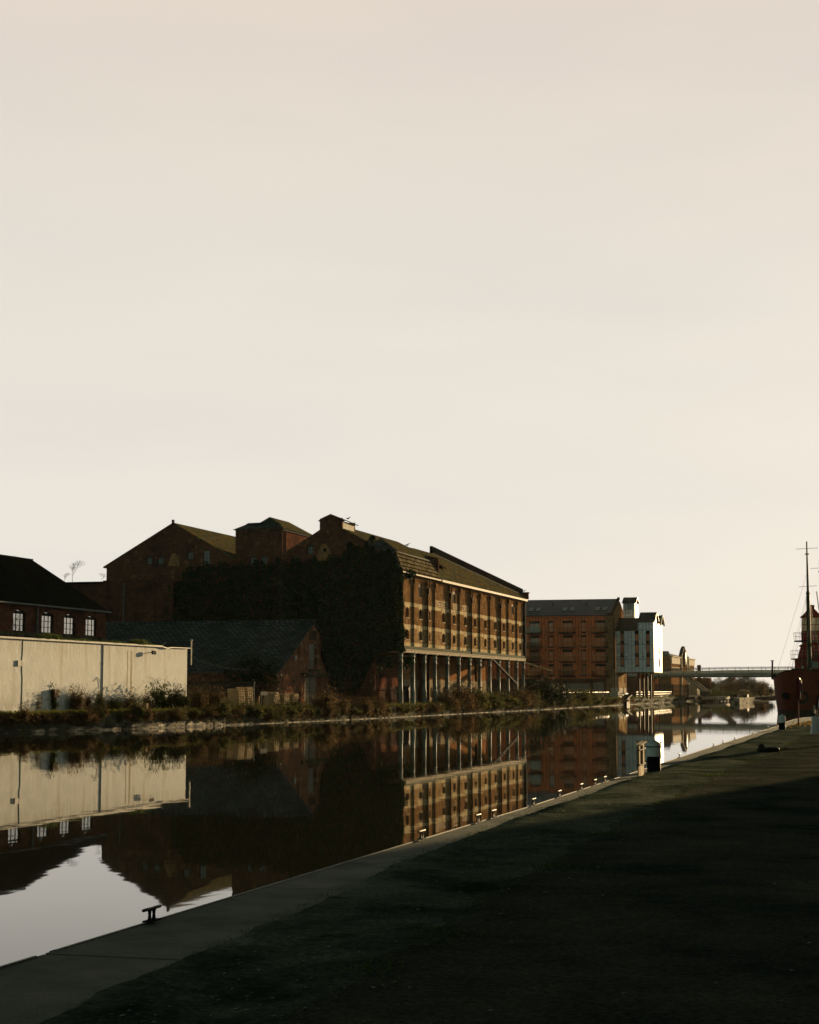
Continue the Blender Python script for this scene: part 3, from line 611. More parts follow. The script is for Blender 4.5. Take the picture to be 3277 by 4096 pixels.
mb = MB(); mb.face([(-63.6, EY - .25, 19.7), (-64.55, EY + 1.2, 20.35), (-65.8, EY + 1.25, 21.15), (-65.8, 181.2, 21.15), (-63.6, 184.3, 19.7)]); mb.face([(-65.8, 181.2, 21.15), (-63.6, 184.3, 19.7), (-69.4, 184.3, 19.7), (-68, 183, 20.5)])
mb.face([(-68.3, EY + 1.3, 20.55), (-66.9, EY + 1.3, 20.58), (-65.8, EY + 1.25, 21.15), (-65.8, 181.2, 21.15), (-68, 183, 20.55)])
mb.build('roof', mat['roofD'], B)
mb = MB(); mb.prism([(-67.0, EY + 1.18, 20.36), (-64.6, EY + 1.18, 20.36), (-65.8, EY + 1.18, 21.1)], (0, .05, 0)); mb.build('gablet', M('copper_boards', (.04, .075, .055), (.03, .05, .04), 4, .7), B)
mb = MB(); mb.box(-63.92, -63.72, EY - .2, 184.2, 19.55, 19.7); mb.tube((-63.82, EY + .9, 16.5), (-63.82, EY + .9, 19.6), .07, n=6); mb.build('gutter', mat['pipe'], B)
# these ranges stand some eighteen metres further back than the ivy clad front wall
for t_, (x, y, z) in ((lw, (-104.8, 191.9, .935)), (A, (-84.4, 191.9, .935)), (B, (-73.35, 191.9, .935))):
    t_.location = (x, y, z); t_.scale = (1.103, 1.103, 1.103)
# C : gable with lucam
C_ = thing('lucam_malthouse', 'brick malthouse gable with a raised hoist tower on its ridge beside the ivy', 'building', (-58.6, EY, 1.1))
HC = [(-61.1, -60.4, 16.95, 17.8, .14), (-56.75, -56.15, 16.5, 18.0, .10)]
mpc = faceY(EY - .05)
mb = MB(); holes_wall(mb, mpc, -63.85, -54.6, 1, 17, HC, .3, prof=[(-63.85, 16.9), (-59.7, 19.5), (-59.69, 20.65), (-58.5, 21.15), (-57.27, 20.65), (-57.26, 19.5), (-54.6, 18.2)])
mb.face([(-63.85, EY - .04, 1), (-63.85, 199, 1), (-63.85, 199, 16.9), (-63.85, EY - .04, 16.9)]); mb.box(-59.7, -59.4, EY, 178.4, 19, 20.6); mb.box(-59.7, -57.26, 178.4, 178.6, 19, 20.6)
mb.box(-57.5, -57.25, EY - .05, EY + .35, 19.3, 20.7); mb.build('wall', mat['brickA'], C_)
mb = MB(); mb.face([(-63.85, 199, 1), (-54.6, 199, 1), (-54.6, 199, 18), (-58.5, 199, 20.1), (-63.85, 199, 16.9)]); mb.build('rear_wall', mat['brickA'], C_)
boarded(C_, mpc, HC[0], depth=.3, cols=4, rows=4)
mb = MB(); mb.face([mpc(u, z, .28) for u, z in pane_loop(HC[1])]); mb.build('doorway', mat['dark'], C_)
mb = MB(); mb.slab([(-64.1, EY - .15, 16.9), (-64.1, 199, 16.9), (-58.5, 199, 20.25), (-58.5, EY + .3, 20.25)], .12); mb.slab([(-54.4, EY + .1, 18.15), (-54.4, 199, 18.15), (-58.49, 199, 20.25), (-58.49, EY + .3, 20.25)], .12); mb.build('roof', mat['roofD'], C_)
lu = MB(); lu.slab([(-57.0, EY + .3, 20.52), (-57.0, 178.95, 20.35), (-58.5, 178.95, 21.0), (-58.5, EY + .3, 21.1)], .09); lu.slab([(-60.0, EY + .3, 20.52), (-60.0, 178.95, 20.4), (-58.49, 178.95, 21.0), (-58.49, EY + .3, 21.1)], .09); lu.build('tower_roof', mat['roofD'], C_)
lu = MB()
for k in range(5): lu.box(-57.34, -57.28 + .012 * (k % 2), EY + .36, 178.5, 19.3 + k * .22, 19.3 + (k + 1) * .22 - .01)
lu.build('tower_boards', M('cream_boards', (.62, .56, .44), (.40, .34, .22), 2, .7, scale=(1, 2, .4)), C_)
mb = MB(); mb.prism([(-60.2, EY - .07, 16.2), (-58.3, EY - .07, 16.2), (-58.5, EY - .07, 17.2), (-59.0, EY - .07, 18.0), (-59.4, EY - .07, 18.0), (-59.9, EY - .07, 17.0)], (0, .015, 0)); mb.build('brick_patch', mat['brickU'], C_)
# small round vent in the patch
mb = MB(); mb.tube((-59.1, EY - .09, 17.35), (-59.1, EY - .06, 17.35), .2, n=14); mb.build('round_vent', mat['dark'], C_)
mb = MB(); mb.prism([(-54.85, EY - .1, 17.4), (-54.45, EY - .1, 17.4), (-53.75, EY - .1, 18.75), (-54.1, EY - .1, 18.75)], (0, .9, 0)); mb.tube((-53.9, EY + .2, 18.55), (-53.9, EY + 1.0, 18.55), .28, n=10); mb.build('valley_parapet', mat['stoneD'], C_)

# ================================================================== D : canal warehouse on iron columns
D = thing('canal_warehouse', 'long brick warehouse carried over the bank on iron columns with pale brick bands', 'building', (-51, 205, 1.1))
XF, XP = -51.0, -51.18
E_ = [175.0, 179.75, 184.9, 188.35, 194.6, 199.45, 204.7, 209.6, 214.9, 220.2, 225.3, 230.6, 235.1]
PW = .85
Zb = [7.30, 7.78, 9.28, 9.62, 11.66, 11.92, 14.85]
mats_F = [mat['brickF'], mat['brickL'], mat['cream']]
lay = [(7.30, 7.68, 2), (7.68, 9.24, 1), (9.24, 9.62, 2), (9.62, 11.54, 0), (11.54, 11.94, 2), (11.94, 14.30, 0)]
upper_bays = (1, 4, 10)
wh = []
pf = MB(); pl = MB()
for k in range(12):
    a, b_ = E_[k] + PW if k else E_[0], E_[k + 1]
    if k == 0: a = EY
    e = b_; hw = (e - 2.62, e - 1.36)
    hs = [(hw[0], hw[1], 8.05, 8.85, .22), (hw[0], hw[1], 10.35, 11.2, .22)]
    if k in upper_bays: hs.append((hw[0] + .0, hw[1] + .1, 12.75, 14.1, .0))
    wh.append((k, hs))
    for z0, z1, mi in lay:
        pf.cur = mi; sub = []
        for h in hs:
            c = (h[0], h[1], max(h[2], z0), min(h[3] + h[4], z1), 0)
            if c[3] > c[2] + .01: sub.append(c)
        # plain clipped openings: the arch corners are filled by the lintel pieces below
        us = sorted({a, b_, *[q[0] for q in sub], *[q[1] for q in sub]})
        for ua, ub in zip(us, us[1:]):
            m_ = (ua + ub) / 2; zc = z0
            for q in sorted([(q[2], q[3]) for q in sub if q[0] < m_ < q[1]]):
                if q[0] > zc + .001: pf.face([(XP, ua, zc), (XP, ub, zc), (XP, ub, q[0]), (XP, ua, q[0])])
                zc = q[1]
            if zc < z1 - .001: pf.face([(XP, ua, zc), (XP, ub, zc), (XP, ub, z1), (XP, ua, z1)])
    for h in hs:      # reveals, spandrels, keystone-shaped lintel in cream brick, sill
        x0, x1, c, d, r = h; pf.cur = 2 if r else 0
        top = [(x1, d), (x0, d)]
        if r:
            n = 8; top = [(x1 + (x0 - x1) * t / n, d + r * math.sin(math.pi * t / n) ** .8 if 0 < t < n else d) for t in range(n + 1)]
            for (ua, za), (ub, zb) in zip(top, top[1:]): pf.face([(XP, ub, zb), (XP, ua, za), (XP, ua, d + r), (XP, ub, d + r)])
            zt = 9.32 if c < 9 else 11.64
            pf.prism([(XP + .002, x0 - .12, d + r * .55), (XP + .002, x0 - .06, d + r * .6), (XP + .002, x0 + .3, d + r + .01), (XP + .002, x1 - .3, d + r + .01), (XP + .002, x1 + .06, d + r * .6), (XP + .002, x1 + .12, d + r * .55), (XP + .002, x1 + .2, zt), (XP + .002, x0 - .2, zt)], (.012, 0, 0))
            pf.box(XP - .1, XP + .07, x0 - .08, x1 + .08, c - .09, c)
        loop = [(x0, c), (x1, c)] + top; pf.cur = 1
        for (ua, za), (ub, zb) in zip(loop, loop[1:] + loop[:1]): pf.face([(XP, ua, za), (XP, ub, zb), (XP - .16, ub, zb), (XP - .16, ua, za)])
    # corbelled head of the recessed panel
    pf.cur = 0
    for s_ in range(4): pf.box(XP - .01, XP + .03 + .038 * s_, a, b_, 14.30 + s_ * .11, 14.30 + (s_ + 1) * .11 - (.03 if s_ < 3 else 0))
    pf.box(XP - .3, XF, a, b_, 14.74, 15.0)
    # pilaster
    p0, p1 = (b_, b_ + PW) if k < 11 else (b_, b_ + .25)
    for z0, z1, mi in lay: pf.cur = mi; pf.box(XP - .1, XF, p0, p1, z0, z1)
    pf.cur = 0; pf.box(XP - .1, XF + .0, p0, p1, 14.3, 15.0); pf.box(XF, XF + .12, p0 - .05, p1 + .05, 14.05, 14.55); pf.box(XF, XF + .06, p0, p1, 13.85, 14.05)
pf.build('facade', mats_F, D)
for k, hs in wh:
    for q, h in enumerate(hs):
        if q == 2: window(faceX(XP), h, D, 2, 2, mat['wood'], mat['paneG'], .18, .09)
        elif (k, q) in ((1, 0), (1, 1), (2, 1)): window(faceX(XP), h, D, 2, 3, mat['pipe'], mat['pane'], .18, .07)
        else:
            mb = MB(); mb.face([(XP - .15, u, z) for u, z in pane_loop(h)]); mb.build('bricked_window', mat['brick'], D)
# pale blind head above the upper openings
for k, hs in wh:
    if len(hs) > 2:
        h = hs[2]; mb = MB(); mb.box(XP - .1, XP - .03, h[0] + .05, h[1] - .35, h[3] - .32, h[3]); mb.build('torn_blind', mat['beam'], D)
# body behind: end wall, tapered back wall, floor
mb = MB()
mb.box(-57.2, XP - .2, EY, EY + .3, 6.9, 15.0)
mb.prism([(XP - .25, EY + .02, 15.0), (-51.5, EY + .02, 16.85), (-54.0, EY + .02, 17.3), (-57, EY + .02, 15)], (0, .2, 0))
mb.box(-57.2, -53.6, EY - .02, EY + .3, 1, 6.9)
mb.box(-51.45, XF, 235.1, 235.4, 7.2, 15.3); mb.prism([(-51.3, 235.3, 7.2), (-51.3, 235.3, 15.2), (-57, 199, 15.2), (-57, 199, 7.2)], (-.3, 0, 0))
mb.box(-58, XP - .2, EY, 235, 14.6, 14.7)
mb.build('end_wall', mat['brickA'], D)
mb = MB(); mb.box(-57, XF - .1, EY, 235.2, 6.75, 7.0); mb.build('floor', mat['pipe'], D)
# back wall under the overhang, half lit by the low sun
mb = MB(); hu = [(y, y + 1.6, 2.2, 2.8, .3) for y in (189, 210.2, 225.3)] + [(198.5, 200.0, 1.6, 3.2, 0), (192.2, 193.6, 1.6, 3.2, 0)]
hu = [(189.0, 190.5, 2.2, 2.8, .3), (193.3, 194.3, 1.5, 3.1, 0), (198.6, 199.8, 1.5, 3.1, 0), (204.3, 205.3, 1.8, 3.0, 0), (210.2, 211.8, 2.3, 2.8, .3), (225.2, 226.8, 2.3, 2.8, .3)]
holes_wall(mb, faceX(-56), 193, 233.6, 3.9, 6.8, [(207.5, 208, 5.2, 5.5, 0), (199.5, 200.1, 5.0, 5.5, 0)], .3); mb.box(-56.6, -56.01, 233.45, 233.7, 1, 6.8)
mb.build('undercroft_wall', mat['brickU'], D)
mb = MB(); holes_wall(mb, faceX(-55.98), EY, 192.98, 1, 6.8, [h for h in hu if h[1] < 192.9], .4); mb.build('undercroft_end', mat['brickA'], D)
mb = MB(); holes_wall(mb, faceX(-55.97), 193, 233.62, 1, 3.9, [h for h in hu if h[0] > 193], .4); mb.build('undercroft_base', tiles('limewashed_brick', (.55, .45, .30), (.38, .29, .18), (.48, .4, .28), .30, .12, .02, c3=(.34, .24, .14), ns3=.8), D)
# beams
mb = MB(); mb.box(XF - .25, XF + .06, 174.7, 235.3, 6.96, 7.30); mb.box(-57, XF - .26, EY - .1, EY + .2, 6.78, 7.0)
mb.build('moss_course', mat['beamG'], D)
mb = MB(); mb.box(XF - .3, XF + .10, 174.9, 235.25, 6.62, 6.958); mb.box(XF - .3, XF + .18, 174.9, 235.25, 6.86, 6.955); mb.box(-53.9, XF - .32, 174.95, 175.35, 6.55, 6.955); mb.build('edge_beam', mat['beam'], D)
CY_ = [175.15, 179.8, 184.3, 188.7, 194.1, 199.4, 204.6, 209.7, 215.0, 220.1, 225.3, 230.6, 234.9]
mb = MB(); mb.lathe([(.27, 1.0), (.27, 2.55), (.29, 2.6), (.23, 2.66), (.215, 5.55), (.26, 5.6), (.26, 5.7), (.21, 5.75), (.205, 6.1), (.26, 6.16), (.26, 6.24), (.205, 6.3), (.21, 6.42), (.32, 6.52), (.32, 6.62)], (0, 0, 0), 20)
c0 = None
for y in CY_:
    if c0 is None: c0 = mb.build('column', mat['iron'], D, (0, 0, 0)); cc = c0
    else: cc = c0.copy(); COL.objects.link(cc)
    cc.location = (XF - .18 + 51, y - 205, -1.1)
for i, y in enumerate(CY_):
    mb = MB(); mb.box(XF + .03, XF + .16, y - .14, y + .14, 6.50, 6.70); mb.build('column_bracket', mat['beam'], D)
for y in (185.0, 194.75, 204.85, 220.35): 
    mb = MB(); zb = 7.0 if y == 204.85 else 7.35; mb.tube((XF + .07, y, zb), (XF + .07, y, 13.5), .07, n=8); mb.prism([(XF, y - .18, 13.5), (XF, y + .18, 13.5), (XF, y + .12, 13.2), (XF, y - .12, 13.2)], (.26, 0, 0)); mb.box(XF, XF + .26, y - .18, y + .18, 13.5, 13.8)
    mb.tube((XF + .2, y + .05, 13.8), (XF + .25, y + .05, 15.0), .07, n=8); mb.build('drainpipe', mat['pipe'], D)
mb = MB(); mb.tube((XF + .08, 235.3, 7.0), (XF + .08, 235.3, 15.0), .08, n=8); mb.build('drainpipe', mat['pipeL'], D)
# roofs
ZR, XR = 18.65, -54.0
mb = MB(); mb.slab([(-50.65, 174.2, 14.98), (-50.65, 189.6, 14.98), (-51.55, 189.6, 16.98), (-51.3, 174.0, 16.98)], .12); mb.build('mansard_slope', mat['roofM'], D)
mb = MB(); mb.slab([(-51.25, EY - .1, 17.0), (-51.5, 189.5, 17.0), (-51.5, 199.0, 17.0), (XR, 199.0, ZR), (XR, 177.2, ZR)], .1); mb.slab([(XR - .01, 177.2, ZR), (XR - .01, 199, ZR), (-57, 199, 17.0), (-56.4, EY - .1, 17.0)], .1); mb.build('roof', mat['roofD'], D)
mb = MB(); mb.face([(-51.25, EY - .1, 16.98), (XR, 177.2, ZR - .02), (-56.4, EY - .1, 16.98)]); mb.face([(-51.28, EY - .04, 16.95), (-56.3, EY - .04, 16.95), (-56.3, EY - .04, 14.9), (-50.8, EY - .04, 14.9)]); mb.build('hip_end', mat['slateP'], D)
mb = MB(); mb.bar((-51.22, EY - .12, 17.04), (XR, 177.2, ZR + .05), .26, .08); mb.bar((-51.36, EY + .1, 17.03), (-51.52, 188.2, 17.03), .16, .08); mb.build('lead_flashing', mat['flash'], D)
mb = MB(); mb.prism([(-50.98, 189.6, 14.9), (-50.98, 189.6, 17.45), (-52.6, 189.6, 17.85), (-52.6, 189.6, 14.9)], (0, .28, 0)); mb.build('fire_wall', mat['brickA'], D)
mb = MB(); zr = lambda x: 15.02 + (x + 50.62) * -1.085
mb.slab([(-50.62, 189.9, 15.02), (-50.62, 235.4, 15.02), (-51.2, 235.4, zr(-51.2)), (XR, 198.6, zr(XR)), (XR, 189.9, zr(XR))], .12); mb.build('roof', mat['roofD'], D)
pa = Vector((XR, 198.3, zr(XR))); pb_ = Vector((-51.15, 235.3, zr(-51.15)))
mb = MB(); mb.bar(pa + Vector((-.22, 0, .42)), pb_ + Vector((-.22, 0, .42)), .3, .95); mb.build('raking_parapet', mat['tar'], D)  # shade on its near face is put into the black colour
mb = MB(); mb.bar(pa + Vector((0, 0, .03)), pb_ + Vector((0, 0, .03)), .10, .05); mb.build('parapet_flashing', mat['flash'], D)
mb = MB(); mb.box(-50.75, -50.55, 189.9, 235.3, 14.78, 15.04); mb.box(-50.72, -50.60, 174.2, 189.6, 14.86, 15.0); mb.build('gutter', mat['gutter'], D)
mb = MB(); mb.box(-51.7, -50.5, 235.0, 235.75, 15.1, 16.0); mb.box(-51.8, -50.4, 234.95, 235.8, 15.9, 16.05); mb.build('parapet_end', mat['brickA'], D)
# painted wall lettering
def text(body, h, wdt, origin, m, parent, name='painted_letters', face='X', bold=.0):
    cu = bpy.data.curves.new(name, 'FONT'); cu.body = body; cu.size = 1.0; cu.offset = bold; cu.extrude = .004
    to = bpy.data.objects.new('tmp_text', cu); COL.objects.link(to); bpy.context.view_layer.update()
    dg = bpy.context.evaluated_depsgraph_get(); me = bpy.data.meshes.new_from_object(to.evaluated_get(dg)); bpy.data.objects.remove(to)
    xs = [v.co.x for v in me.vertices]; ys_ = [v.co.y for v in me.vertices]; sxx = wdt / (max(xs) - min(xs)); syy = h / (max(ys_) - min(ys_)); x0, y0 = min(xs), min(ys_)
    org = ORG[parent.name]
    for v_ in me.vertices:
        u, z, d = (v_.co.x - x0) * sxx, (v_.co.y - y0) * syy, v_.co.z
        v_.co = (origin[0] + d - org[0], origin[1] + u - org[1], origin[2] + z - org[2]) if face == 'X' else (origin[0] + u - org[0], origin[1] - d - org[1], origin[2] + z - org[2])
    me.materials.clear(); me.materials.append(m); o = bpy.data.objects.new(name, me); COL.objects.link(o); o.parent = parent; return o
faded = M('faded_sign_paint', (.66, .48, .27), (.50, .34, .17), 3, .9, lo=.4, hi=.6); inkM = M('faded_sign_letters', (.045, .026, .015), (.09, .05, .026), 5, .9)
mb = MB(); xp = XP + .004; mb.box(xp, xp + .004, 189.3, 194.5, 12.02, 12.72); mb.build('sign_panel', faded, D)
text('LTSTERS', .48, 4.6, (xp + .006, 189.7, 12.12), inkM, D, bold=.02)
mb = MB(); mb.box(XF + .002, XF + .006, 188.4, 189.15, 12.02, 12.72); mb.build('sign_panel', faded, D); text('A', .48, .5, (XF + .008, 188.5, 12.12), inkM, D, bold=.02)
mb = MB(); mb.box(xp, xp + .004, 196.9, 199.4, 12.02, 12.72); mb.box(xp, xp + .004, 200.4, 204.2, 12.02, 12.72); mb.build('sign_panel', faded, D); text('G', .48, .7, (xp + .006, 197.4, 12.12), inkM, D, bold=.02); text('N S', .48, 2.4, (xp + .006, 201.0, 12.12), inkM, D, bold=.01)
# loading chutes hanging under the beam
for lab, a, b_, wd in (('long diagonal loading chute hanging between columns under the warehouse', (-50.9, 215.6, 6.4), (-50.2, 226.3, 3.35), .42), ('short steep loading chute hanging under the warehouse beside the seventh column', (-51.1, 207.2, 6.6), (-50.6, 205.6, 3.7), .45)):
    mb = MB(); wd *= .55; mb.bar(a, b_, wd, .05); 
    for s_ in (-1, 1): mb.bar(Vector(a) + Vector((s_ * wd / 2, 0, .12)), Vector(b_) + Vector((s_ * wd / 2, 0, .12)), .04, .2)
    o = mb.build('loading_chute', mat['pipe'], None, a); tag(o, lab, 'chute', 'grain chutes under the warehouse')
# lean-to slate canopy beyond
ln = thing('lean_to_shelter', 'ruined slate lean-to roof just beyond the far end of the warehouse', 'shelter', (-53, 241, 1.1))
mb = MB(); mb.slab([(-48.9, 240.0, 5.45), (-48.7, 243.2, 5.45), (-54.5, 243.2, 7.3), (-54.3, 239.0, 7.2)], .08); mb.slab([(-52.6, 239.5, 5.1), (-51.5, 239.5, 4.9), (-51.5, 242, 4.9), (-52.6, 242, 5.1)], .06); mb.build('roof', mat['roofM'], ln)
for x, y in ((-49.6, 240.6), (-49.4, 242.8), (-54, 242.8)):
    mb = MB(); mb.tube((x, y, 1), (x, y, 5.6 if x > -52 else 7), .08, n=6); mb.build('post', mat['wood'], ln)

# ================================================================== slate barn with gable to the canal
S_ = thing('slate_roofed_barn', 'brick barn with a long blue slate roof and loading doors in its gable', 'building', (-56, 161, 1.1))
Y0, Y1, YC, ZE, ZA = 151.7, 170.9, 161.3, 4.5, 9.3
hg = [(156.75, 157.6, 5.9, 6.8, 0), (165.4, 166.2, 5.9, 6.8, 0), (160.2, 162.55, 4.7, 7.2, 0), (160.2, 162.5, 7.5, 8.45, 0), (159.0, 163.7, 1.2, 4.1, 0)]
mb = MB(); holes_wall(mb, faceX(-56), Y0, Y1, 1, ZE, hg, .25, prof=[(Y0, ZE), (YC, ZA - .1), (Y1, ZE)])
holes_wall(mb, faceY(Y0), -92, -56, 1, ZE, [(-70.4, -65.4, 1.2, 4.2, 0), (-73.8, -73.0, 2.6, 3.6, .15), (-78.5, -75.5, 1.2, 3.9, 0)], .5, back=False)
mb.box(-92, -56.3, Y1 - .3, Y1, 1, ZE); mb.build('wall', mat['barn'], S_)
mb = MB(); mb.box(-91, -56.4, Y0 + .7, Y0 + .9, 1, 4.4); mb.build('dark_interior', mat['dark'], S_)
mb = MB(); mb.slab([(-55.8, Y0 - .25, ZE - .08), (-92, Y0 - .25, ZE - .08), (-92, YC, ZA + .05), (-55.8, YC, ZA + .05)], .12); mb.build('roof', mat['slate'], S_)
mb = MB(); mb.slab([(-55.8, Y1 + .25, ZE - .08), (-92, Y1 + .25, ZE - .08), (-92, YC + .01, ZA + .05), (-55.8, YC + .01, ZA + .05)], .12); mb.tube((-92, YC, ZA + .08), (-55.8, YC, ZA + .08), .14, n=6); mb.build('roof', mat['slate'], S_)
mb = MB(); mb.box(-92, -55.9, Y0 - .34, Y0 - .24, ZE - .22, ZE - .1); mb.build('gutter', mat['pipeL'], S_)
gd = MB()
for k in range(10): gd.box(-56.14, -56.10 + .008 * (k % 2), 160.25 + k * .17, 160.25 + k * .17 + .16, 5.55, 7.15)
for k in range(8): gd.box(-56.12, -56.08, 160.3 + k * .2, 160.3 + k * .2 + .09, 4.75, 5.5)
gd.build('loading_door', M('silvery_boards', (.30, .29, .25), (.17, .16, .14), 3, .8, scale=(1, 6, .6)), S_)
gd = MB()
for k in range(6): gd.prism([(-56.1, 160.25, 7.55 + k * .16), (-56.1, 162.45, 7.55 + k * .16), (-56.02, 162.45, 7.65 + k * .16), (-56.02, 160.25, 7.65 + k * .16)], (-.03, 0, 0))
gd.build('louvre', mat['wood'], S_)
gd = MB()
for k in range(16): gd.box(-56.16, -56.12 + .01 * (k % 2), 159.05 + k * .21, 159.05 + k * .21 + .2, 1.2, 4.05)
gd.build('barn_door', M('weathered_door_boards', (.28, .25, .20), (.14, .13, .11), 2, .85, scale=(1, 6, .5)), S_)
gd = MB(); gd.box(-56.0, -55.6, 157.9, 166.0, 4.15, 4.32); gd.box(-56.0, -55.8, 158.2, 165.7, 3.95, 4.15); gd.box(-56, -55.7, 160.0, 162.9, 4.5, 4.66); gd.build('door_canopy', mat['stoneD'], S_)
gd = MB(); gd.box(-56.02, -55.95, 156.5, 157.9, 6.82, 6.98); gd.build('lintel', mat['stoneD'], S_)
gd = MB(); gd.prism([(-55.98, 155.6, 5.5), (-55.98, 156.1, 5.5), (-55.98, 156.0, 5.95), (-55.98, 155.7, 5.95)], (.22, 0, 0)); gd.build('wall_lamp', mat['steel'], S_)
# overhead cable from the white building to the barn
mb = MB(); a, b_ = Vector((-57, 131, 5.9)), Vector((-55.9, 155.6, 5.7)); pts = [a.lerp(b_, t / 12) + Vector((0, 0, -1.3 * 4 * (t / 12) * (1 - t / 12))) for t in range(13)]
mb.path(pts, .005, 4); tag(mb.build('overhead_cable', mat['black'], None, tuple(a)), 'thin cable sagging from the white building to the slate barn', 'cable')
lwall = MB(); lwall.box(-76, -56.2, 146, 146.25, 1, 3.35); lwall.box(-76, -56.15, 145.95, 146.3, 3.35, 3.45); tag(lwall.build('yard_wall', M('dark_render', (.05, .055, .045), (.03, .034, .028), 1, .9, bs=5), None, (-66, 146, 1)), 'low dark rendered yard wall in front of the slate barn', 'wall')
# ivy over the malthouse end walls
rng = random.Random(9)
IVTOP = [(-78, 8), (-76.5, 13.5), (-74.5, 15.6), (-72, 16.1), (-69, 15.9), (-66, 16.2), (-62, 16.3), (-58.5, 16.4), (-57, 16.9), (-55.8, 17.9), (-54.5, 17.7), (-53.2, 17.2), (-51.4, 16.7), (-50.9, 15.2), (-50.6, 14.6), (-50.45, 7)]
IVBOT = [(-78, 6), (-76, 1.1), (-56.5, 1.1), (-55.2, 2.6), (-54.3, 4.6), (-53.5, 6.3), (-50.3, 7.1)]
iv = MB(); lv = []
for _ in range(74000):
    x = rng.uniform(-78, -50.45); z0, z1 = interp(IVBOT, x), interp(IVTOP, x) + .25 * math.sin(x * 3.1) + .2 * math.sin(x * 7.7)
    z = z0 + (z1 - z0) * rng.random()
    if x < -75 and rng.random() > (x + 78) / 3: continue
    bul = .12 + .55 * (math.sin(x * 1.9 + z * .7) * math.sin(z * 1.3 - x * .6) + 1) * .5
    p = (x, EY - .1 - bul * rng.random() - (.35 * rng.random() if rng.random() < .1 else 0), z)
    if x < -63.9: p = (x * 1.103, p[1] * 1.103 - .1, 2.7 + (z - 2.7) * 1.103)      # on the set back wall
    lv.append(p)
for _ in range(2600): lv.append((-63.95 - .3 * rng.random(), rng.uniform(EY - .2, 191.5), rng.uniform(1.2, 16.6)))
leaves(iv, lv, .23, rng, asp=1.2)
lv = []
for _ in range(3600):      # round the corner on to the canal side
    z = rng.uniform(6.6, 15.3); lv.append((-50.95 + rng.random() * .22, EY + rng.random() ** 2 * (1.6 + .6 * math.sin(z * 2.3)) * (.5 if z > 9 else 1), z))
for _ in range(500): lv.append((-50.75 + rng.gauss(0, .15), 177.3 + rng.gauss(0, .9), 14.85 + rng.gauss(0, .2)))
for _ in range(900):
    lv.append((-52.9 + rng.gauss(0, .7), EY + rng.uniform(0, 1.5), 6.3 - abs(rng.gauss(0, .8))))
for _ in range(350): lv.append((-51.3 + rng.gauss(0, .3), 178.3 + rng.gauss(0, .5), 6.1 - abs(rng.gauss(0, .6))))
leaves(iv, lv, .2, rng, asp=1.2)
iv_o = tag(iv.build('ivy', mat['ivy'], None, (-64, EY, 1.1)), 'dense dark ivy covering the end walls of the malthouses', 'ivy')
iv = MB(); lv = []
for _ in range(5200):
    y = rng.uniform(163.5, 171.8); zt = ZA - .1 - (y - YC) * .5 + .3; z = rng.uniform(max(2.5, zt - 2.6 - (y - 164) * .35), zt); lv.append((-55.85 + abs(rng.gauss(0, .18)), y, z))
for _ in range(1500):
    lv.append((rng.gauss(-58.4, 1.3), Y0 - .35 - abs(rng.gauss(0, .25)), 4.3 + rng.gauss(0, .9)))
leaves(iv, lv, .22, rng, asp=1.2)
tag(iv.build('ivy', mat['ivy'], None, (-56, 167, 1.1)), 'straggling ivy climbing over the verges of the slate roofed barn', 'ivy')
# ================================================================== APARTMENT BLOCK (front at Y = 342)
def panels(name, c1, c2, seam, w, h, rough=.45):
    m = tiles(name, c1, c2, seam, w, h, .03, rough, offset=0, bstr=.3, spec=.4); return m
mat['orange'] = panels('orange_cladding', (.86, .175, .034), (.75, .15, .03), (.06, .02, .01), .62, 2.83)
mat['bluegrey'] = panels('bluegrey_cladding', (.80, .82, .82), (.72, .75, .75), (.06, .07, .075), .72, 2.9)
mat['whiteclad'] = panels('pale_cladding', (.72, .68, .60), (.68, .64, .56), (.45, .42, .36), .72, 9, .35)
mat['seamroof'] = tiles('standing_seam_roof', (.026, .030, .028), (.040, .044, .040), (.008, .009, .008), .42, 30, .05, .4, offset=0, spec=.5, c3=(.075, .08, .075), ns3=.5, f3=(.58, .62), bstr=1, bd=.05)
YO = 342.0
O = thing('orange_apartment_block', 'five storey apartment block clad in orange panels with glass balconies', 'apartment block', (-66, YO, 1.1))
mpo = faceY(YO); RW = [14.0, 11.12, 8.3, 5.48]
HO = []
for cx in (-86.0, -79.3, -72.15, -65.5, -58.95):
    for k, z in enumerate(RW): HO.append((cx - 1.02, cx + 1.02, z + .02, z + 2.35, 0, 'b'))
for cx in (-75.6, -68.85, -62.3):
    for z in RW: HO.append((cx - .52, cx + .52, z - .15, z + 2.35, 0, 'n'))
mb = MB(); holes_wall(mb, mpo, -92, -57.95, 4.93, 17.5, [h[:5] for h in HO], .22)
mb.build('orange_cladding', mat['orange'], O)
for h in HO:
    if h[0] < -74.6: continue
    hh = h[:5]
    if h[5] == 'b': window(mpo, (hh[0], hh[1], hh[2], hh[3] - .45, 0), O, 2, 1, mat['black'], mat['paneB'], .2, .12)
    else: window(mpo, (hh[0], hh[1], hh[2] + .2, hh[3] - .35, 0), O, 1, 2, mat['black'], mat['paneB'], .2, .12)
for h in HO:
    if h[0] < -74.6: continue
    mb = MB(); mb.box(h[0], h[1], YO + .04, YO + .2, h[3] - (.45 if h[5] == 'b' else .35), h[3] - .002); mb.build('spandrel_panel', mat['black'], O)
    if h[5] == 'n': mb = MB(); mb.box(h[0], h[1], YO + .04, YO + .2, h[2] + .002, h[2] + .2); mb.build('spandrel_panel', mat['black'], O)
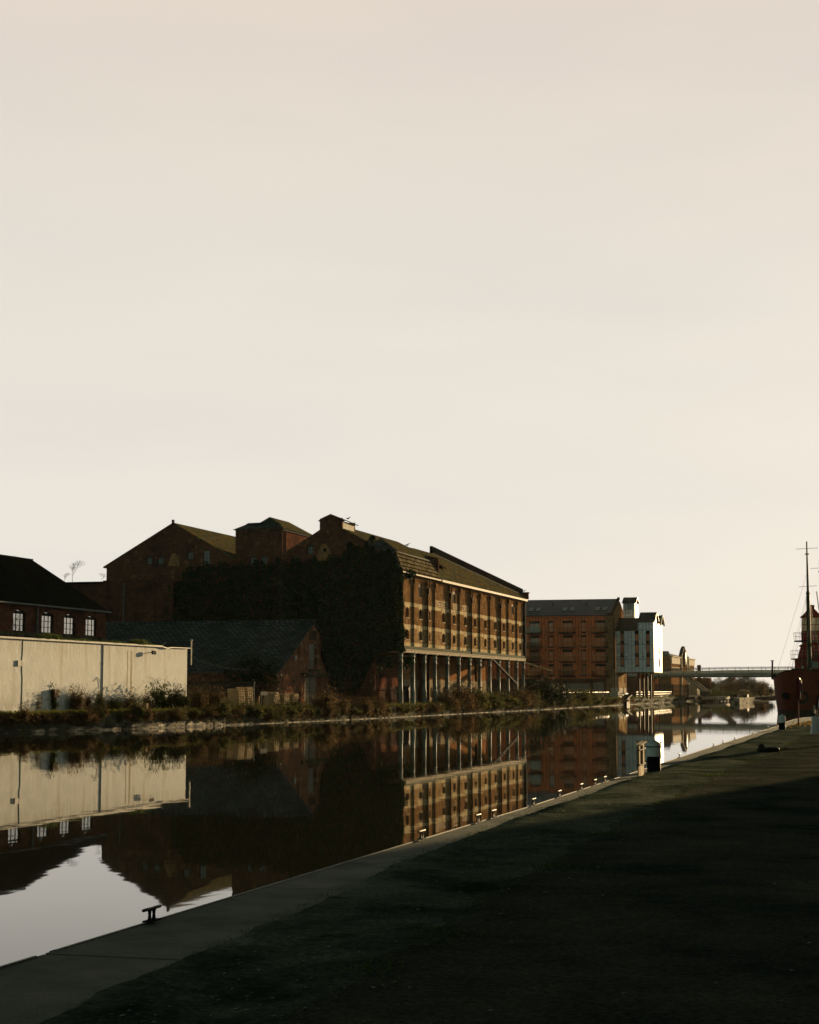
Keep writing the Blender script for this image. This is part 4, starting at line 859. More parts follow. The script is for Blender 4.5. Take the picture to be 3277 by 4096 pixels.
for cx in (-72.15, -65.5, -58.95):
    for z in RW:
        mb = MB(); mb.box(cx - 1.55, cx + 1.55, YO - 1.45, YO - .002, z - .22, z); bo = mb.build('balcony', mat['black'], O)
        mb = MB(); mb.box(cx - 1.5, cx + 1.5, YO - 1.42, YO - 1.39, z + .02, z + 1.1); mb.box(cx - 1.5, cx - 1.47, YO - 1.38, YO - .05, z + .02, z + 1.1); mb.box(cx + 1.47, cx + 1.5, YO - 1.38, YO - .05, z + .02, z + 1.1)
        gm_, nt, b = newmat('clear_balustrade') if 'clear_balustrade' not in bpy.data.materials else (bpy.data.materials['clear_balustrade'], None, None)
        if nt:
            tr_ = nt.nodes.new('ShaderNodeBsdfTransparent'); tr_.inputs[0].default_value = (.80, .84, .80, 1); gl = nt.nodes.new('ShaderNodeBsdfGlossy'); gl.inputs['Roughness'].default_value = .05; gl.inputs[0].default_value = (.8, .8, .75, 1)
            ms = nt.nodes.new('ShaderNodeMixShader'); ms.inputs[0].default_value = .05; nt.links.new(tr_.outputs[0], ms.inputs[1]); nt.links.new(gl.outputs[0], ms.inputs[2]); nt.links.new(ms.outputs[0], nt.nodes['Material Output'].inputs[0])
        mb.build('glass_balustrade', gm_, bo)
        mb = MB(); mb.box(cx - 1.52, cx + 1.52, YO - 1.44, YO - 1.37, z + 1.1, z + 1.15); mb.build('handrail', mat['steel'], bo)
mb = MB()
for cx in (-69.9, -63.3): 
    for z in (13.4, 10.6, 7.8): mb.box(cx - .1, cx + .1, YO - .05, YO - .004, z - .1, z + .1)
mb.build('vent', mat['black'], O)
mb = MB(); mb.box(-57.95, -56.5, YO + .05, YO + .5, 1, 17.3); mb.face([(-56.5, YO + .5, 1), (-56.5, 359, 1), (-56.5, 359, 17.3), (-56.5, YO + .5, 17.3)]); mb.prism([(-56.5, YO + .6, 17.3), (-56.5, 351, 20.5), (-56.5, 359, 17.3)], (-.3, 0, 0)); mb.build('brick_pier', mat['brickF'], O)
mb = MB(); holes_wall(mb, mpo, -92, -57.95, 1, 4.72, [(-74, -71, 1.2, 4, 0), (-70, -67.2, 1.2, 4, 0), (-66.4, -61.2, 1.2, 4, 0), (-60.6, -58.4, 1.2, 4.2, 0)], .6); mb.box(-92, -57.9, YO - .1, YO + .02, 4.72, 4.92); mb.build('ground_floor', mat['brick'], O)
mb = MB()
for a, b_ in ((-74, -71), (-70, -67.2), (-66.4, -61.2), (-60.6, -58.4)): mb.face([(a, YO + .55, 1.2), (b_, YO + .55, 1.2), (b_, YO + .55, 4.2), (a, YO + .55, 4.2)])
mb.build('ground_floor_glazing', mat['paneG'], O)
mb = MB(); mb.slab([(-92, YO - .25, 17.4), (-56.9, YO - .25, 17.4), (-56.9, 350.8, 21.0), (-92, 350.8, 21.0)], .15); mb.slab([(-92, 359.5, 17.4), (-56.9, 359.5, 17.4), (-56.9, 350.81, 21.0), (-92, 350.81, 21.0)], .15); mb.build('roof', mat['seamroof'], O)
mb = MB(); mb.bar((-56.65, YO - .3, 17.5), (-56.65, 350.8, 21.15), .5, .35); mb.box(-57.5, -56.4, YO - .35, YO - .0, 17.2, 17.75); mb.build('verge_coping', M('brown_coping', (.10, .06, .035), (.06, .04, .03), 2, .7), O)
rz_ = lambda y: 17.4 + (y - YO + .25) * 3.6 / 9.05
for cx in (-72.7, -65.8, -59.2):
    for dx in (-.75, .75):
        for y0 in (344.0,):
            mb = MB(); 
            mb.prism([(cx + dx - .5, y0, rz_(y0) + .02), (cx + dx + .5, y0, rz_(y0) + .02), (cx + dx + .5, y0 + 2.1, rz_(y0 + 2.1) + .02), (cx + dx - .5, y0 + 2.1, rz_(y0 + 2.1) + .02)], (0, 0, .08)); sk = mb.build('skylight', mat['black'], O)
            mb = MB()
            for ax in (-.44, .04):
                for ay in (.1, 1.1):
                    z0, z1 = rz_(y0 + ay) + .115, rz_(y0 + ay + .9) + .115
                    mb.face([(cx + dx + ax, y0 + ay, z0), (cx + dx + ax + .4, y0 + ay, z0), (cx + dx + ax + .4, y0 + ay + .9, z1), (cx + dx + ax, y0 + ay + .9, z1)])
            mb.build('pane', glass('skylight_glass', (.5, .52, .46), .3, .1) if 'skylight_glass' not in bpy.data.materials else bpy.data.materials['skylight_glass'], sk)
for cx in (-69.4, -62.6): mb = MB(); mb.lathe([(.15, 19.2), (.15, 20.0), (.25, 20.1), (0, 20.2)], (cx, 347.4, 0), 8); mb.build('roof_vent', mat['flash'], O)
# old lit side wall with arched slits below the grey block
mb = MB(); hs = [(343.3, 344.2, 4.0, 5.1, .4), (346.3, 347.2, 3.0, 5.6, .4), (350.4, 351.3, 4.1, 5.2, .4), (355.3, 356.2, 4.1, 5.2, .4)]
holes_wall(mb, faceX(-56.46), 342.1, 358.2, 3.1, 6.9, hs, .3); mb.build('old_side_wall', tiles('yellow_brick', (.62, .43, .24), (.52, .34, .18), (.55, .42, .27), .30, .12, .015, c3=(.5, .36, .2), ns3=.6), O)
mb = MB(); mb.box(-56.9, -56.38, 342.0, 358.3, 1, 3.1); mb.build('rendered_plinth', M('cream_render', (.62, .52, .37), (.52, .43, .30), 2, .85), O)
mb = MB(); mb.tube((-56.3, 342.2, 1.2), (-56.3, 342.2, 17), .09, n=6); mb.tube((-56.25, 358.4, 1.2), (-56.25, 358.4, 6.2), .1, n=6); mb.build('drainpipe', mat['pipe'], O)

# grey overhanging block
G = thing('grey_clad_block', 'blue grey clad apartment block overhanging the canal side path on columns', 'apartment block', (-52.5, 345, 1.1))
YG = 345.0; mpg = faceY(YG); HG = [(cx - .37, cx + .37, 7.3, 14.35, 0) for cx in (-55.15, -52.25, -50.05)]
mb = MB(); holes_wall(mb, mpg, -56.45, -48.9, 6.2, 14.45, HG, .2, prof=[(-56.45, 14.45), (-52.0, 14.45), (-51.99, 16.1), (-48.9, 16.1)])
mb.build('front_cladding', mat['bluegrey'], G)
for i, h in enumerate(HG):
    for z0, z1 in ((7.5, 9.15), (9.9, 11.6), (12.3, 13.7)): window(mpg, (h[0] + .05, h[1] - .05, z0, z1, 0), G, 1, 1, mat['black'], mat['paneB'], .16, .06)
    for z0, z1 in ((7.3, 7.5), (9.15, 9.9), (11.6, 12.3), (13.7, 14.35)): mb = MB(); mb.box(h[0], h[1], YG + .05, YG + .19, z0, z1); mb.build('spandrel_panel', mat['black'], G)
mb = MB(); hgx = [(351.5, 353.6, 7.3, 9.0, 0), (351.7, 353.4, 9.8, 11.2, 0), (351.7, 353.2, 12.0, 13.4, 0), (346.9, 347.3, 7.4, 13.6, 0)]
holes_wall(mb, faceX(-48.9), YG, 357, 6.2, 14.4, hgx, .2, prof=[(YG, 16.1), (348.4, 18.0), (351.7, 16.1), (351.71, 16.0), (354.4, 17.6), (357, 16.0)]); mb.build('side_cladding', mat['whiteclad'], G)
for h in hgx[:3]: window(faceX(-48.9), h, G, 1, 1, mat['black'], mat['paneG'], .18, .05)
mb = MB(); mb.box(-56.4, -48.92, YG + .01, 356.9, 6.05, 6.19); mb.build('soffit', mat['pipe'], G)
mb = MB(); mb.slab([(-51.99, YG - .15, 16.05), (-48.6, YG - .15, 16.05), (-48.6, 348.4, 18.1), (-51.99, 348.4, 18.1)], .12); mb.slab([(-51.99, 351.8, 16.05), (-48.6, 351.8, 16.05), (-48.6, 348.41, 18.1), (-51.99, 348.41, 18.1)], .12)
mb.slab([(-52, 351.6, 16.0), (-48.3, 351.6, 16.0), (-48.3, 354.4, 17.7), (-52, 354.4, 17.7)], .12); mb.slab([(-52, 357.2, 16.0), (-48.3, 357.2, 16.0), (-48.3, 354.41, 17.7), (-52, 354.41, 17.7)], .12)
mb.slab([(-56.5, YG - .15, 14.4), (-51.95, YG - .15, 14.4), (-51.95, 350, 17.1), (-56.5, 350, 17.1)], .12); mb.build('roof', mat['seamroof'], G)
mb = MB(); mb.bar((-48.45, 351.3, 15.7), (-48.45, 354.4, 17.75), .35, .12); mb.bar((-48.45, 357.5, 15.7), (-48.45, 354.4, 17.75), .35, .12); mb.build('barge_board', mat['whitep'], G)
mb = MB()
for cx, z in ((-55.75, 11.75), (-54.45, 11.75), (-51.0, 11.8), (-55.75, 9.2), (-54.4, 9.2), (-51.0, 9.25)): mb.box(cx - .1, cx + .1, YG - .03, YG - .004, z - .1, z + .1)
mb.build('vent', mat['black'], G)
for x, y in ((-52.0, 345.6), (-51.15, 345.6), (-50.4, 345.6), (-49.7, 345.6)):
    mb = MB(); mb.box(x - .17, x + .17, y, y + .35, 1, 6.05); mb.build('column', mat['black'], G)
mb = MB(); mb.box(-54.3, -52.9, 358, 358.4, 1, 6.1); mb.box(-52.7, -52.2, 357.9, 358.3, 1, 6.1); mb.box(-51.6, -50.9, 358, 358.4, 1, 6.1); mb.build('brick_pier', mat['brickF'], G)
T_ = thing('stair_tower', 'grey clad stair tower with a black roof rising behind the two apartment blocks', 'tower', (-54.4, 352, 14))
mb = MB(); mb.box(-55.9, -53.5, 351.5, 355.5, 14, 20.3); mb.build('wall', mat['bluegrey'], T_); mb = MB(); mb.slab([(-56.1, 351.2, 20.2), (-53.2, 351.2, 20.2), (-53.2, 353.5, 21.4), (-56.1, 353.5, 21.4)], .12); mb.slab([(-56.1, 355.8, 20.2), (-53.2, 355.8, 20.2), (-53.2, 353.51, 21.4), (-56.1, 353.51, 21.4)], .12); mb.build('roof', mat['seamroof'], T_)
mb = MB(); mb.box(-55.1, -54.2, 351.44, 351.498, 18.8, 20.1); mb.build('window', mat['paneG'], T_)

# canal side railing (flat pale rails catch the sun)
rl = thing('canal_railing', 'railing of three bright flat rails on dark posts below the grey block', 'railing', (-52.5, 375, 1.2))
def rail_run(par, x0, y0, x1, y1, zb, hs, n, w_=.05, h_=.11, post=None):
    a, b_ = Vector((x0, y0, 0)), Vector((x1, y1, 0))
    for z in hs: mb = MB(); mb.bar(a + Vector((0, 0, zb + z)), b_ + Vector((0, 0, zb + z)), w_, h_); mb.build('rail', mat['steelP'], par)
    mb = MB()
    for k in range(n + 1):
        p = a.lerp(b_, k / n); mb.box(p.x - .09, p.x - .03, p.y - .05, p.y + .05, zb - .1, zb + hs[-1] + .02)
    mb.build('posts', mat['black'], par)
rail_run(rl, -52.6, 346, -54.0, 409, 1.25, (.10, .58, 1.05), 24)
r2 = thing('path_railing', 'short length of pale handrail above the bushes in front of the orange block', 'railing', (-56, 290, 1.2))
rail_run(r2, -53.5, 262, -55.9, 333, 1.2, (1.1,), 20, .05, .12)
st2 = thing('canal_steps', 'small flight of pale steps down to the canal beside the orange block', 'steps', (-53.2, 322, 1.1))
for k in range(4): mb = MB(); mb.box(-53.2 + .1 * k, -51.7 + .0 * k, 318 + k * 3, 320.8 + k * 3, 1.0 + k * .32, 1.14 + k * .32); mb.build('step', mat['steelP'], st2)
lb = thing('lifebuoy_stand', 'round pale lifebuoy on a post between the bushes and the yellow wall', 'lifebuoy', (-53.4, 335, 1.1))
mb = MB(); mb.tube((-53.4, 335, 1.1), (-53.4, 335, 2.4), .04, n=6); mb.build('post', mat['black'], lb); mb = MB(); mb.lathe([(.60, -.08), (.66, 0), (.60, .08), (.05, .09), (.05, -.09), (.60, -.08)], (-53.36, 335, 2.6), 18, axis='X'); mb.build('housing', M('buoy_orange', (.55, .30, .14), (.5, .28, .14), 3, .5), lb)
lw2 = MB(); lw2.box(-56.2, -54.6, 336, 341, 1, 2.4); tag(lw2.build('low_render_wall', M('cream_render2', (.55, .46, .33), (.45, .37, .27), 2, .85), None, (-55, 338, 1)), 'short cream rendered wall with a little railing beside the yellow brick wall', 'wall')
# water outlet notch / chamber in the bank wall
mb = MB(); mb.box(-50.9, -50.1, 318, 321.5, -.3, 1.15); mb.prism([(-51.2, 317.4, 1.15), (-49.8, 317.4, 1.15), (-49.8, 322.5, 1.75), (-51.2, 322.5, 1.75)], (0, 0, .12)); o = mb.build('outfall_chamber', mat['black'], None, (-50.5, 320, 0)); tag(o, 'black outfall chamber with a sloping lid in the bank wall below the bright railing', 'outfall')

# ================================================================== BRIDGE (Y = 462) and what lies beyond
BR = thing('canal_bridge', 'concrete road bridge with raking V shaped struts and steel parapets over the canal', 'bridge', (-40, 462, 1))
mb = MB()
xs = [-110, -90, -74, -58, -46, -30, -10, 20, 60]; zt = [6.1, 6.3, 6.55, 6.95, 7.2, 7.25, 7.1, 6.7, 6.2]; zb_ = [5.5, 5.7, 5.95, 6.05, 6.05, 6.05, 6.0, 5.7, 5.2]
rows = [[(x, 462, b_), (x, 461.4, b_ + .25), (x, 461.4, t_), (x, 461.7, t_), (x, 475, t_), (x, 475.3, t_), (x, 475.3, b_ + .25), (x, 474, b_)] for x, t_, b_ in zip(xs, zt, zb_)]
mb.grid(rows, True, False); mb.build('deck', mat['concrete'], BR)
mb = MB()
for a, b_, t0, t1 in zip(xs, xs[1:], zt, zt[1:]): mb.prism([(a, 461.55, t0 + .01), (a, 461.55, t0 + .66), (b_, 461.55, t1 + .66), (b_, 461.55, t1 + .01)], (0, .06, 0))
pm_, nt, b = newmat('parapet_mesh'); tr_ = nt.nodes.new('ShaderNodeBsdfTransparent'); tr_.inputs[0].default_value = (.9, .88, .8, 1); b.inputs['Base Color'].default_value = (.55, .55, .45, 1); ms = nt.nodes.new('ShaderNodeMixShader'); ms.inputs[0].default_value = .8; nt.links.new(tr_.outputs[0], ms.inputs[1]); nt.links.new(b.outputs[0], ms.inputs[2]); nt.links.new(ms.outputs[0], nt.nodes['Material Output'].inputs[0])
mb.build('parapet_panel', pm_, BR)
for y in (461.5, 475.2):
    mb = MB()
    for h in (1.12, 1.42):
        for a, b_, t0, t1 in zip(xs, xs[1:], zt, zt[1:]): mb.bar((a, y, t0 + h), (b_, y, t1 + h), .08, .09)
    k = -108.0
    while k < 60: mb.box(k - .06, k + .06, y - .05, y + .05, interp(list(zip(xs, zt)), k), interp(list(zip(xs, zt)), k) + 1.42); k += 3.35
    mb.build('parapet_railing', mat['flash'], BR)
for y in (462.8, 472.5):
    mb = MB(); mb.bar((-57.6, y, 5.95), (-52.2, y, 2.0), .7, .75); mb.build('raking_strut', mat['strut'], BR)
    mb = MB(); mb.bar((-45.4, y, 6.0), (-51.6, y, 2.0), .7, .75); mb.build('raking_strut', mat['strut'], BR)
    mb = MB(); mb.bar((-20.0, y, 6.0), (-12.0, y, 2.0), .7, .75); mb.build('raking_strut', mat['strut'], BR)
mb = MB(); mb.box(-53.4, -50.6, 461.8, 474, .9, 2.0); mb.box(-52.9, -51.0, 461.7, 474.1, 1.9, 2.3); mb.build('footing', mat['stoneD'], BR)
mb = MB(); mb.box(-110, -66, 463, 474, 1, 5.8); mb.build('abutment', mat['brick'], BR)
mb = MB(); mb.tube((-66.5, 459, 1.1), (-66.5, 459, 11), .07, n=6); tag(mb.build('lamp_post', mat['pipe'], None, (-66.5, 459, 1.1)), 'thin dark lamp post in front of the left end of the bridge', 'lamp post')

PV = thing('brick_pavilion', 'brick retail building with a gabled centrepiece carrying a big white disc beyond the bridge', 'building', (-64, 505, 1.1))
mb = MB(); hp = [(486 + k * 3.6, 487.6 + k * 3.6, 6.9, 8.6, 0) for k in range(5)] + [(519 + k * 3.6, 520.6 + k * 3.6, 6.9, 8.6, 0) for k in range(5)]
holes_wall(mb, faceX(-64), 485, 538, 1, 9.9, hp, .15); mb.box(-90, -64.12, 485, 538, 1, 12.0); mb.box(-64.3, -63.7, 505, 517, 1, 12.4)
mb.prism([(-63.7, 505, 12.4), (-63.7, 517, 12.4), (-63.7, 513.5, 14.2), (-63.7, 511, 15.0), (-63.7, 508.5, 14.2)], (-.8, 0, 0)); mb.build('wall', mat['brickF'], PV)
mb = MB(); mb.box(-64.1, -63.8, 485, 504.8, 9.95, 12.0); mb.box(-64.1, -63.8, 517.2, 538, 9.95, 12.0); mb.box(-64.2, -63.55, 484.8, 504.8, 11.8, 12.05); mb.box(-64.2, -63.55, 517.2, 538.2, 11.8, 12.05)
for y in (504.3, 517.3, 521): mb.box(-64, -63.5, y, y + .7, 1, 12.5)
for h in hp: mb.box(-64.02, -63.9, h[0] - .3, h[0], 6.7, 8.8); mb.box(-64.02, -63.9, h[1], h[1] + .3, 6.7, 8.8); mb.box(-64.02, -63.9, h[0] - .3, h[1] + .3, 8.8, 9.1)
mb.build('stone_dressings', mat['beam'], PV)
mb = MB(); mb.lathe([(0, .35), (1.95, .35), (2.0, .1), (2.0, 0)], (-63.6, 511.3, 11.7), 28, axis='X'); mb.build('white_disc', mat['whitep'], PV)
mb = MB(); mb.lathe([(2.0, .25), (2.3, .25), (2.3, 0), (2.0, 0)], (-63.6, 511.3, 11.7), 28, axis='X'); mb.build('disc_surround', mat['brick'], PV)
mb = MB(); mb.slab([(-64.4, 486, 12.0), (-64.4, 537, 12.0), (-72, 537, 14.0), (-72, 486, 14.0)], .2); mb.slab([(-64.4, 486, 12.02), (-90, 486, 12.02), (-88, 495, 13.6), (-66, 495, 13.6)], .2); mb.bar((-63.9, 505, 12.6), (-63.9, 511, 15.2), .9, .2); mb.bar((-63.9, 517, 12.6), (-63.9, 511, 15.2), .9, .2); mb.build('roof', mat['slate'], PV)
mb = MB(); mb.box(-64.35, -64.28, 488.0, 499.5, 10.5, 11.3); mb.build('frieze_panel', mat['beam'], PV)
fn = thing('timber_fence', 'dark horizontal timber fence under the bridge in front of the brick pavilion', 'fence', (-60, 455, 1.1))
for k in range(7): mb = MB(); mb.box(-68 + k * 2.0, -67.6 + k * 2.0, 455, 455.3, 1, 4.2); mb.build('post', mat['wood'], fn)
mb = MB()
for k in range(9): mb.box(-68, -55.6, 455.32, 455.4, 1.2 + k * .33, 1.42 + k * .33)
mb.build('boards', mat['wood'], fn)
mb = MB(); mb.box(-60.5, -57.6, 490, 496, 1, 4.3); tag(mb.build('rendered_outbuilding', mat['beam'], None, (-54, 492, 1)), 'pale rendered low building seen between the bridge struts', 'building')
mb = MB(); mb.box(-65.7, -64.7, 560, 561.4, 4, 10.6); mb.box(-65.85, -64.55, 559.8, 561.6, 10.0, 10.2); mb.box(-67, -62, 559.5, 566, 1, 6.5); tag(mb.build('distant_chimney_building', mat['brick'], None, (-62, 561, 1)), 'distant building with one square chimney showing above the bridge rail', 'building')
# things standing in the water near the far bank
jt = thing('concrete_jetty', 'pale concrete landing slab on short piles near the bridge footing', 'jetty', (-44.5, 420, 0))
mb = MB(); mb.box(-46.6, -43.0, 405, 440, .55, 1.15); mb.build('slab', mat['strut'], jt)
for y in (406, 414, 422, 430, 438):
    mb = MB(); mb.tube((-43.4, y, -.5), (-43.4, y, .55), .22, n=8); mb.build('pile', mat['strut'], jt)
mb = MB(); mb.box(-46.5, -44, 405.2, 439, -.2, .5); mb.build('dark_core', mat['black'], jt)
mb = MB(); mb.box(-41.8, -40.2, 421, 426, -.5, 1.6); mb.box(-41.9, -40.1, 420.9, 426.1, 1.35, 1.65); tag(mb.build('fender_block', mat['black'], None, (-41, 423, 0)), 'square black fender block standing in the water right of the jetty', 'fender')
gw = thing('guide_wall', 'sunlit stone guide wall standing in the water near the ship', 'wall', (-34, 370, 0))
mb = MB(); rng = random.Random(4)
for r_ in range(3):
    y = 353.0
    while y < 392: w_ = rng.uniform(2.0, 4); mb.box(-34.9 - (y - 353) * .02, -33.2 - (y - 353) * .02 + rng.uniform(-.1, .1), y + .05, y + w_, -.3 + r_ * .48, .17 + r_ * .48); y += w_
mb.build('blocks', mat['stone'], gw); mb = MB(); mb.box(-35.0, -34.1, 380, 384, 1.1, 1.75); mb.build('black_post', mat['black'], gw)

# ================================================================== RED LIGHTSHIP (seen end-on)
SX, SY = -12.0, 200.0
SH = thing('red_lightship', 'red moored lightship with lantern tower and tall masts, seen end-on', 'ship', (SX, SY, 0))
def hull_rows():
    rows = []
    for k in range(0, 33):
        t = k / 32; y = 36 * t                      # 0 = near end
        hw = 3.75 * math.sqrt(max(0, 1 - (1 - t / .3) ** 2)) if t < .3 else 3.75 * (1 if t < .72 else math.sqrt(max(0, 1 - ((t - .72) / .28) ** 2.2)))
        hw = max(hw, .04)
        top = 5.0 - 1.05 * (hw / 3.75) ** 2.2 + .9 * max(0, (t - .6) / .4) ** 1.5
        rk = -.5 * (1 - min(1, t / .2))              # overhang of the near end
        sec = []
        for s_, z in ((0, 1), (.55, .80), (.80, .55), (.90, .3), (.93, .12), (.93, 0), (.90, -.15)):
            pass
        for q in range(9):
            u = q / 8; z = top * (1 - u) - .4 * u; f = (1 - .13 * u ** 1.3); yy = y + rk * (1 - u) * 1.0 + (1 - min(1, t / .2)) * u * 1.1
            sec.append((hw * f, yy, z))
        rows.append([(-x, yy, z) for x, yy, z in sec] + [(x, yy, z) for x, yy, z in reversed(sec)])
    return rows
hr = hull_rows(); mb = MB(); o3 = lambda p: (p[0] + SX, p[1] + SY, p[2])
mb.grid([[o3(p) for p in r] for r in hr]); mb.face([o3(p) for p in hr[0]]); mb.face([o3(p) for p in hr[-1]])
ho = mb.build('hull', mat['redD'], SH)
for p in ho.data.polygons: pass
mb = MB()
for r0, r1 in zip(hr, hr[1:]): mb.face([o3(r0[0]), o3(r0[-1]), o3(r1[-1]), o3(r1[0])])
mb.build('deck', mat['pipe'], SH)
mb = MB(); rr = [o3(r[0]) for r in reversed(hr)] + [o3(r[-1]) for r in hr]; mb.path(rr, .07, 6); mb.build('gunwale', mat['black'], SH)
mb = MB(); lo = [[(p[0] * 1.004, p[1] - .01, p[2]) for p in r] for r in hr]
def belt(z0, z1):
    for r0, r1 in zip(lo, lo[1:]):
        for side in (0, 1):
            f = (lambda r: r[:9]) if side == 0 else (lambda r: r[:8:-1])
            a, b_ = f(r0), f(r1)
            def at(sec, z):
                for p, q in zip(sec, sec[1:]):
                    if p[2] >= z >= q[2]: t = (p[2] - z) / (p[2] - q[2]); return tuple(p[i] + (q[i] - p[i]) * t for i in range(3))
                return sec[-1]
            mb.face([o3(at(a, z0)), o3(at(b_, z0)), o3(at(b_, z1)), o3(at(a, z1))])
    a, b_ = lo[0][:9], lo[0][:8:-1]
belt(-.3, .45); mb.build('boot_stripe', mat['black'], SH)
# porthole-like fittings, hawse and fender tyres
for x, z, r_ in ((-1.75, 2.05, .38), (2.5, 2.1, .4)):
    mb = MB(); mb.tube((SX + x, SY - .3 + (abs(x) / 3.7) ** 3 * 2.2, z), (SX + x, SY + 2.2, z), r_, n=16); mb.build('hawse_pipe', mat['black'], SH)
def torus(mb, c, Rr, r, ax='Y', n=24, mm_=10):
    rows = []
    for i in range(n + 1):
        a = 2 * math.pi * i / n; row = []
        for j in range(mm_):
            b_ = 2 * math.pi * j / mm_; q = Rr + r * math.cos(b_); h = r * math.sin(b_)
            row.append((c[0] + q * math.cos(a), c[1] + h, c[2] + q * math.sin(a)) if ax == 'Y' else (c[0] + q * math.cos(a), c[1] + q * math.sin(a), c[2] + h))
        rows.append(row)
    mb.grid(rows, True)
mb = MB(); torus(mb, (SX + .1, SY - .62, 1.9), .55, .18); mb.build('fender_tyre', mat['black'], SH)
mb = MB(); mb.box(SX - 3.55, SX - 3.2, SY + 6, SY + 6.3, 4.2, 4.6); mb.tube((SX - 3.6, SY + 6, 3.9), (SX - 3.55, SY + 6, 6.0), .11, .10, n=8); mb.lathe([(.1, 6.0), (.2, 6.03), (.2, 6.1), (0, 6.1)], (SX - 3.55, SY + 6, 0), 10); mb.build('bollard_post', mat['black'], SH)
# deckhouse, tower, lantern
TX = -11.35; TY = 212.0
def oct(rows, n=12, ph=0): return [[(TX + r * math.cos(2 * math.pi * (k + ph) / n), TY + r * math.sin(2 * math.pi * (k + ph) / n), z) for k in range(n)] for r, z in rows]
mb = MB(); holes_wall(mb, faceY(TY - 2.8), TX - 1.9, TX + 3.2, 4.2, 6.3, [(TX - .2, TX + .8, 5.2, 6.0, 0), (TX + 1.1, TX + 2.0, 5.2, 6.0, 0), (TX + 2.3, TX + 2.9, 5.2, 6.0, 0)], .1, back=False)
mb.face([(TX - 1.9, TY - 2.8, 4.2), (TX - 2.1, TY + 4, 4.2), (TX - 1.9, TY + 4, 6.3), (TX - 1.7, TY - 2.8, 6.3)]); mb.face([(TX + 3.2, TY - 2.8, 4.2), (TX + 3.2, TY + 4, 4.2), (TX + 3.2, TY + 4, 6.3), (TX + 3.2, TY - 2.8, 6.3)]); mb.box(TX - 1.9, TX + 3.2, TY + 3.9, TY + 4, 4.2, 6.3)
dh = mb.build('deckhouse', mat['red'], SH)
mb = MB()
for a, b_ in ((-.2, .8), (1.1, 2.0), (2.3, 2.9)): mb.face([(TX + a, TY - 2.72, 5.2), (TX + b_, TY - 2.72, 5.2), (TX + b_, TY - 2.72, 6.0), (TX + a, TY - 2.72, 6.0)])
mb.build('pane', mat['paneG'], dh)
for z, r_ in ((6.32, 2.45), (8.42, 2.05)):
    mb = MB(); mb.lathe([(.5, -.04), (r_, -.06), (r_ + .06, 0), (r_, .08), (.5, .1)], (TX, TY, z), 20); go = mb.build('gallery', mat['black'], SH)
    mb = MB()
    for k in range(14):
        a = 2 * math.pi * k / 14; mb.tube((TX + r_ * math.cos(a), TY + r_ * math.sin(a), z), (TX + (r_ + .12) * math.cos(a), TY + (r_ + .12) * math.sin(a), z + 1.05), .02, n=4)
    for h in (.55, 1.0): torus(mb, (TX, TY, z + h), r_ + .09, .015, 'Z', 24, 4)
    mb.build('gallery_rail', mat['steel'], go)
mb = MB(); mb.grid(oct([(1.75, 6.4), (1.55, 7.2), (1.36, 7.75), (1.6, 7.85), (1.45, 7.95), (1.15, 8.15), (1.25, 8.3), (1.25, 9.55)], 20), True); mb.build('tower', mat['red'], SH)
mb = MB(); mb.tube((TX, TY, 9.62), (TX, TY, 11.2), 1.15, 1.15, 24); mb.build('lantern_glass', leafmat('lantern_glass', (.62, .60, .50), (.62, .60, .50), .55), SH)
mb = MB()
for z in (9.6, 10.35, 11.2): torus(mb, (TX, TY, z), 1.18, .04, 'Z', 28, 6)
for k in range(10):
    a = 2 * math.pi * k / 10; a2 = a + .35; mb.tube((TX + 1.18 * math.cos(a), TY + 1.18 * math.sin(a), 9.6), (TX + 1.18 * math.cos(a2), TY + 1.18 * math.sin(a2), 11.2), .03, n=4)
mb.build('lantern_frame', mat['redD'], SH)
mb = MB(); mb.lathe([(1.38, 11.2), (1.32, 11.3), (.95, 11.6), (.60, 12.0), (.40, 12.2), (.36, 12.25), (.36, 12.55), (.42, 12.6), (.36, 12.68), (0, 12.72)], (TX, TY, 0), 24); mb.build('lantern_roof', mat['red'], SH)
def mast(x, y, z0, z1, r_, yards, name):
    mb = MB(); mb.tube((x, y, z0), (x, y, z0 + (z1 - z0) * .62), r_, r_ * .75, 10); mb.tube((x, y, z0 + (z1 - z0) * .60), (x, y, z1), r_ * .55, r_ * .3, 8)
    for z in (z0 + (z1 - z0) * .46, z0 + (z1 - z0) * .6, z0 + (z1 - z0) * .9): mb.tube((x, y, z), (x, y, z + .12), r_ * .95, n=8)
    mo = mb.build(name, mat['green'], SH)
    for z, w_ in yards: mb = MB(); mb.tube((x - w_, y, z), (x + w_, y, z + .08), .025, n=5); mb.build('yard', mat['steel'], mo)
    return mo
MX = -11.35
mast(MX, 205.5, 4.6, 19.7, .26, ((18.85, 1.25), (14.5, 1.0)), 'mast')
mast(-10.75, 222, 4, 18.7, .20, ((17.7, 1.1),), 'mast')
mb = MB(); rng = random.Random(8)
for k in range(9):
    x1 = rng.uniform(-3.3, 3.3); mb.tube((MX + rng.uniform(-.1, .1), 205.5, rng.choice([14.5, 12, 16])), (SX + x1, 205 + rng.uniform(-4, 10), 4.4), .014, n=4, cap=False)
mb.tube((SX - 4, 190, 4.0), (MX, 205.5, 14), .001, n=3); mb.tube((MX + .6, 213, 14.3), (-10.9, 221.9, 12.0), .06, n=6)
mb.build('rigging', mat['steel'], SH)
mb = MB()
for k in range(5): x = SX - 1.9 + k * .28; mb.tube((x, SY + 3, 4.4), (x, SY + 3, 5.3), .02, n=4)
mb.box(SX - 1.3, SX + .1, SY + 4, SY + 5, 4.5, 5.15); mb.build('deck_gear', mat['black'], SH)
mb = MB()
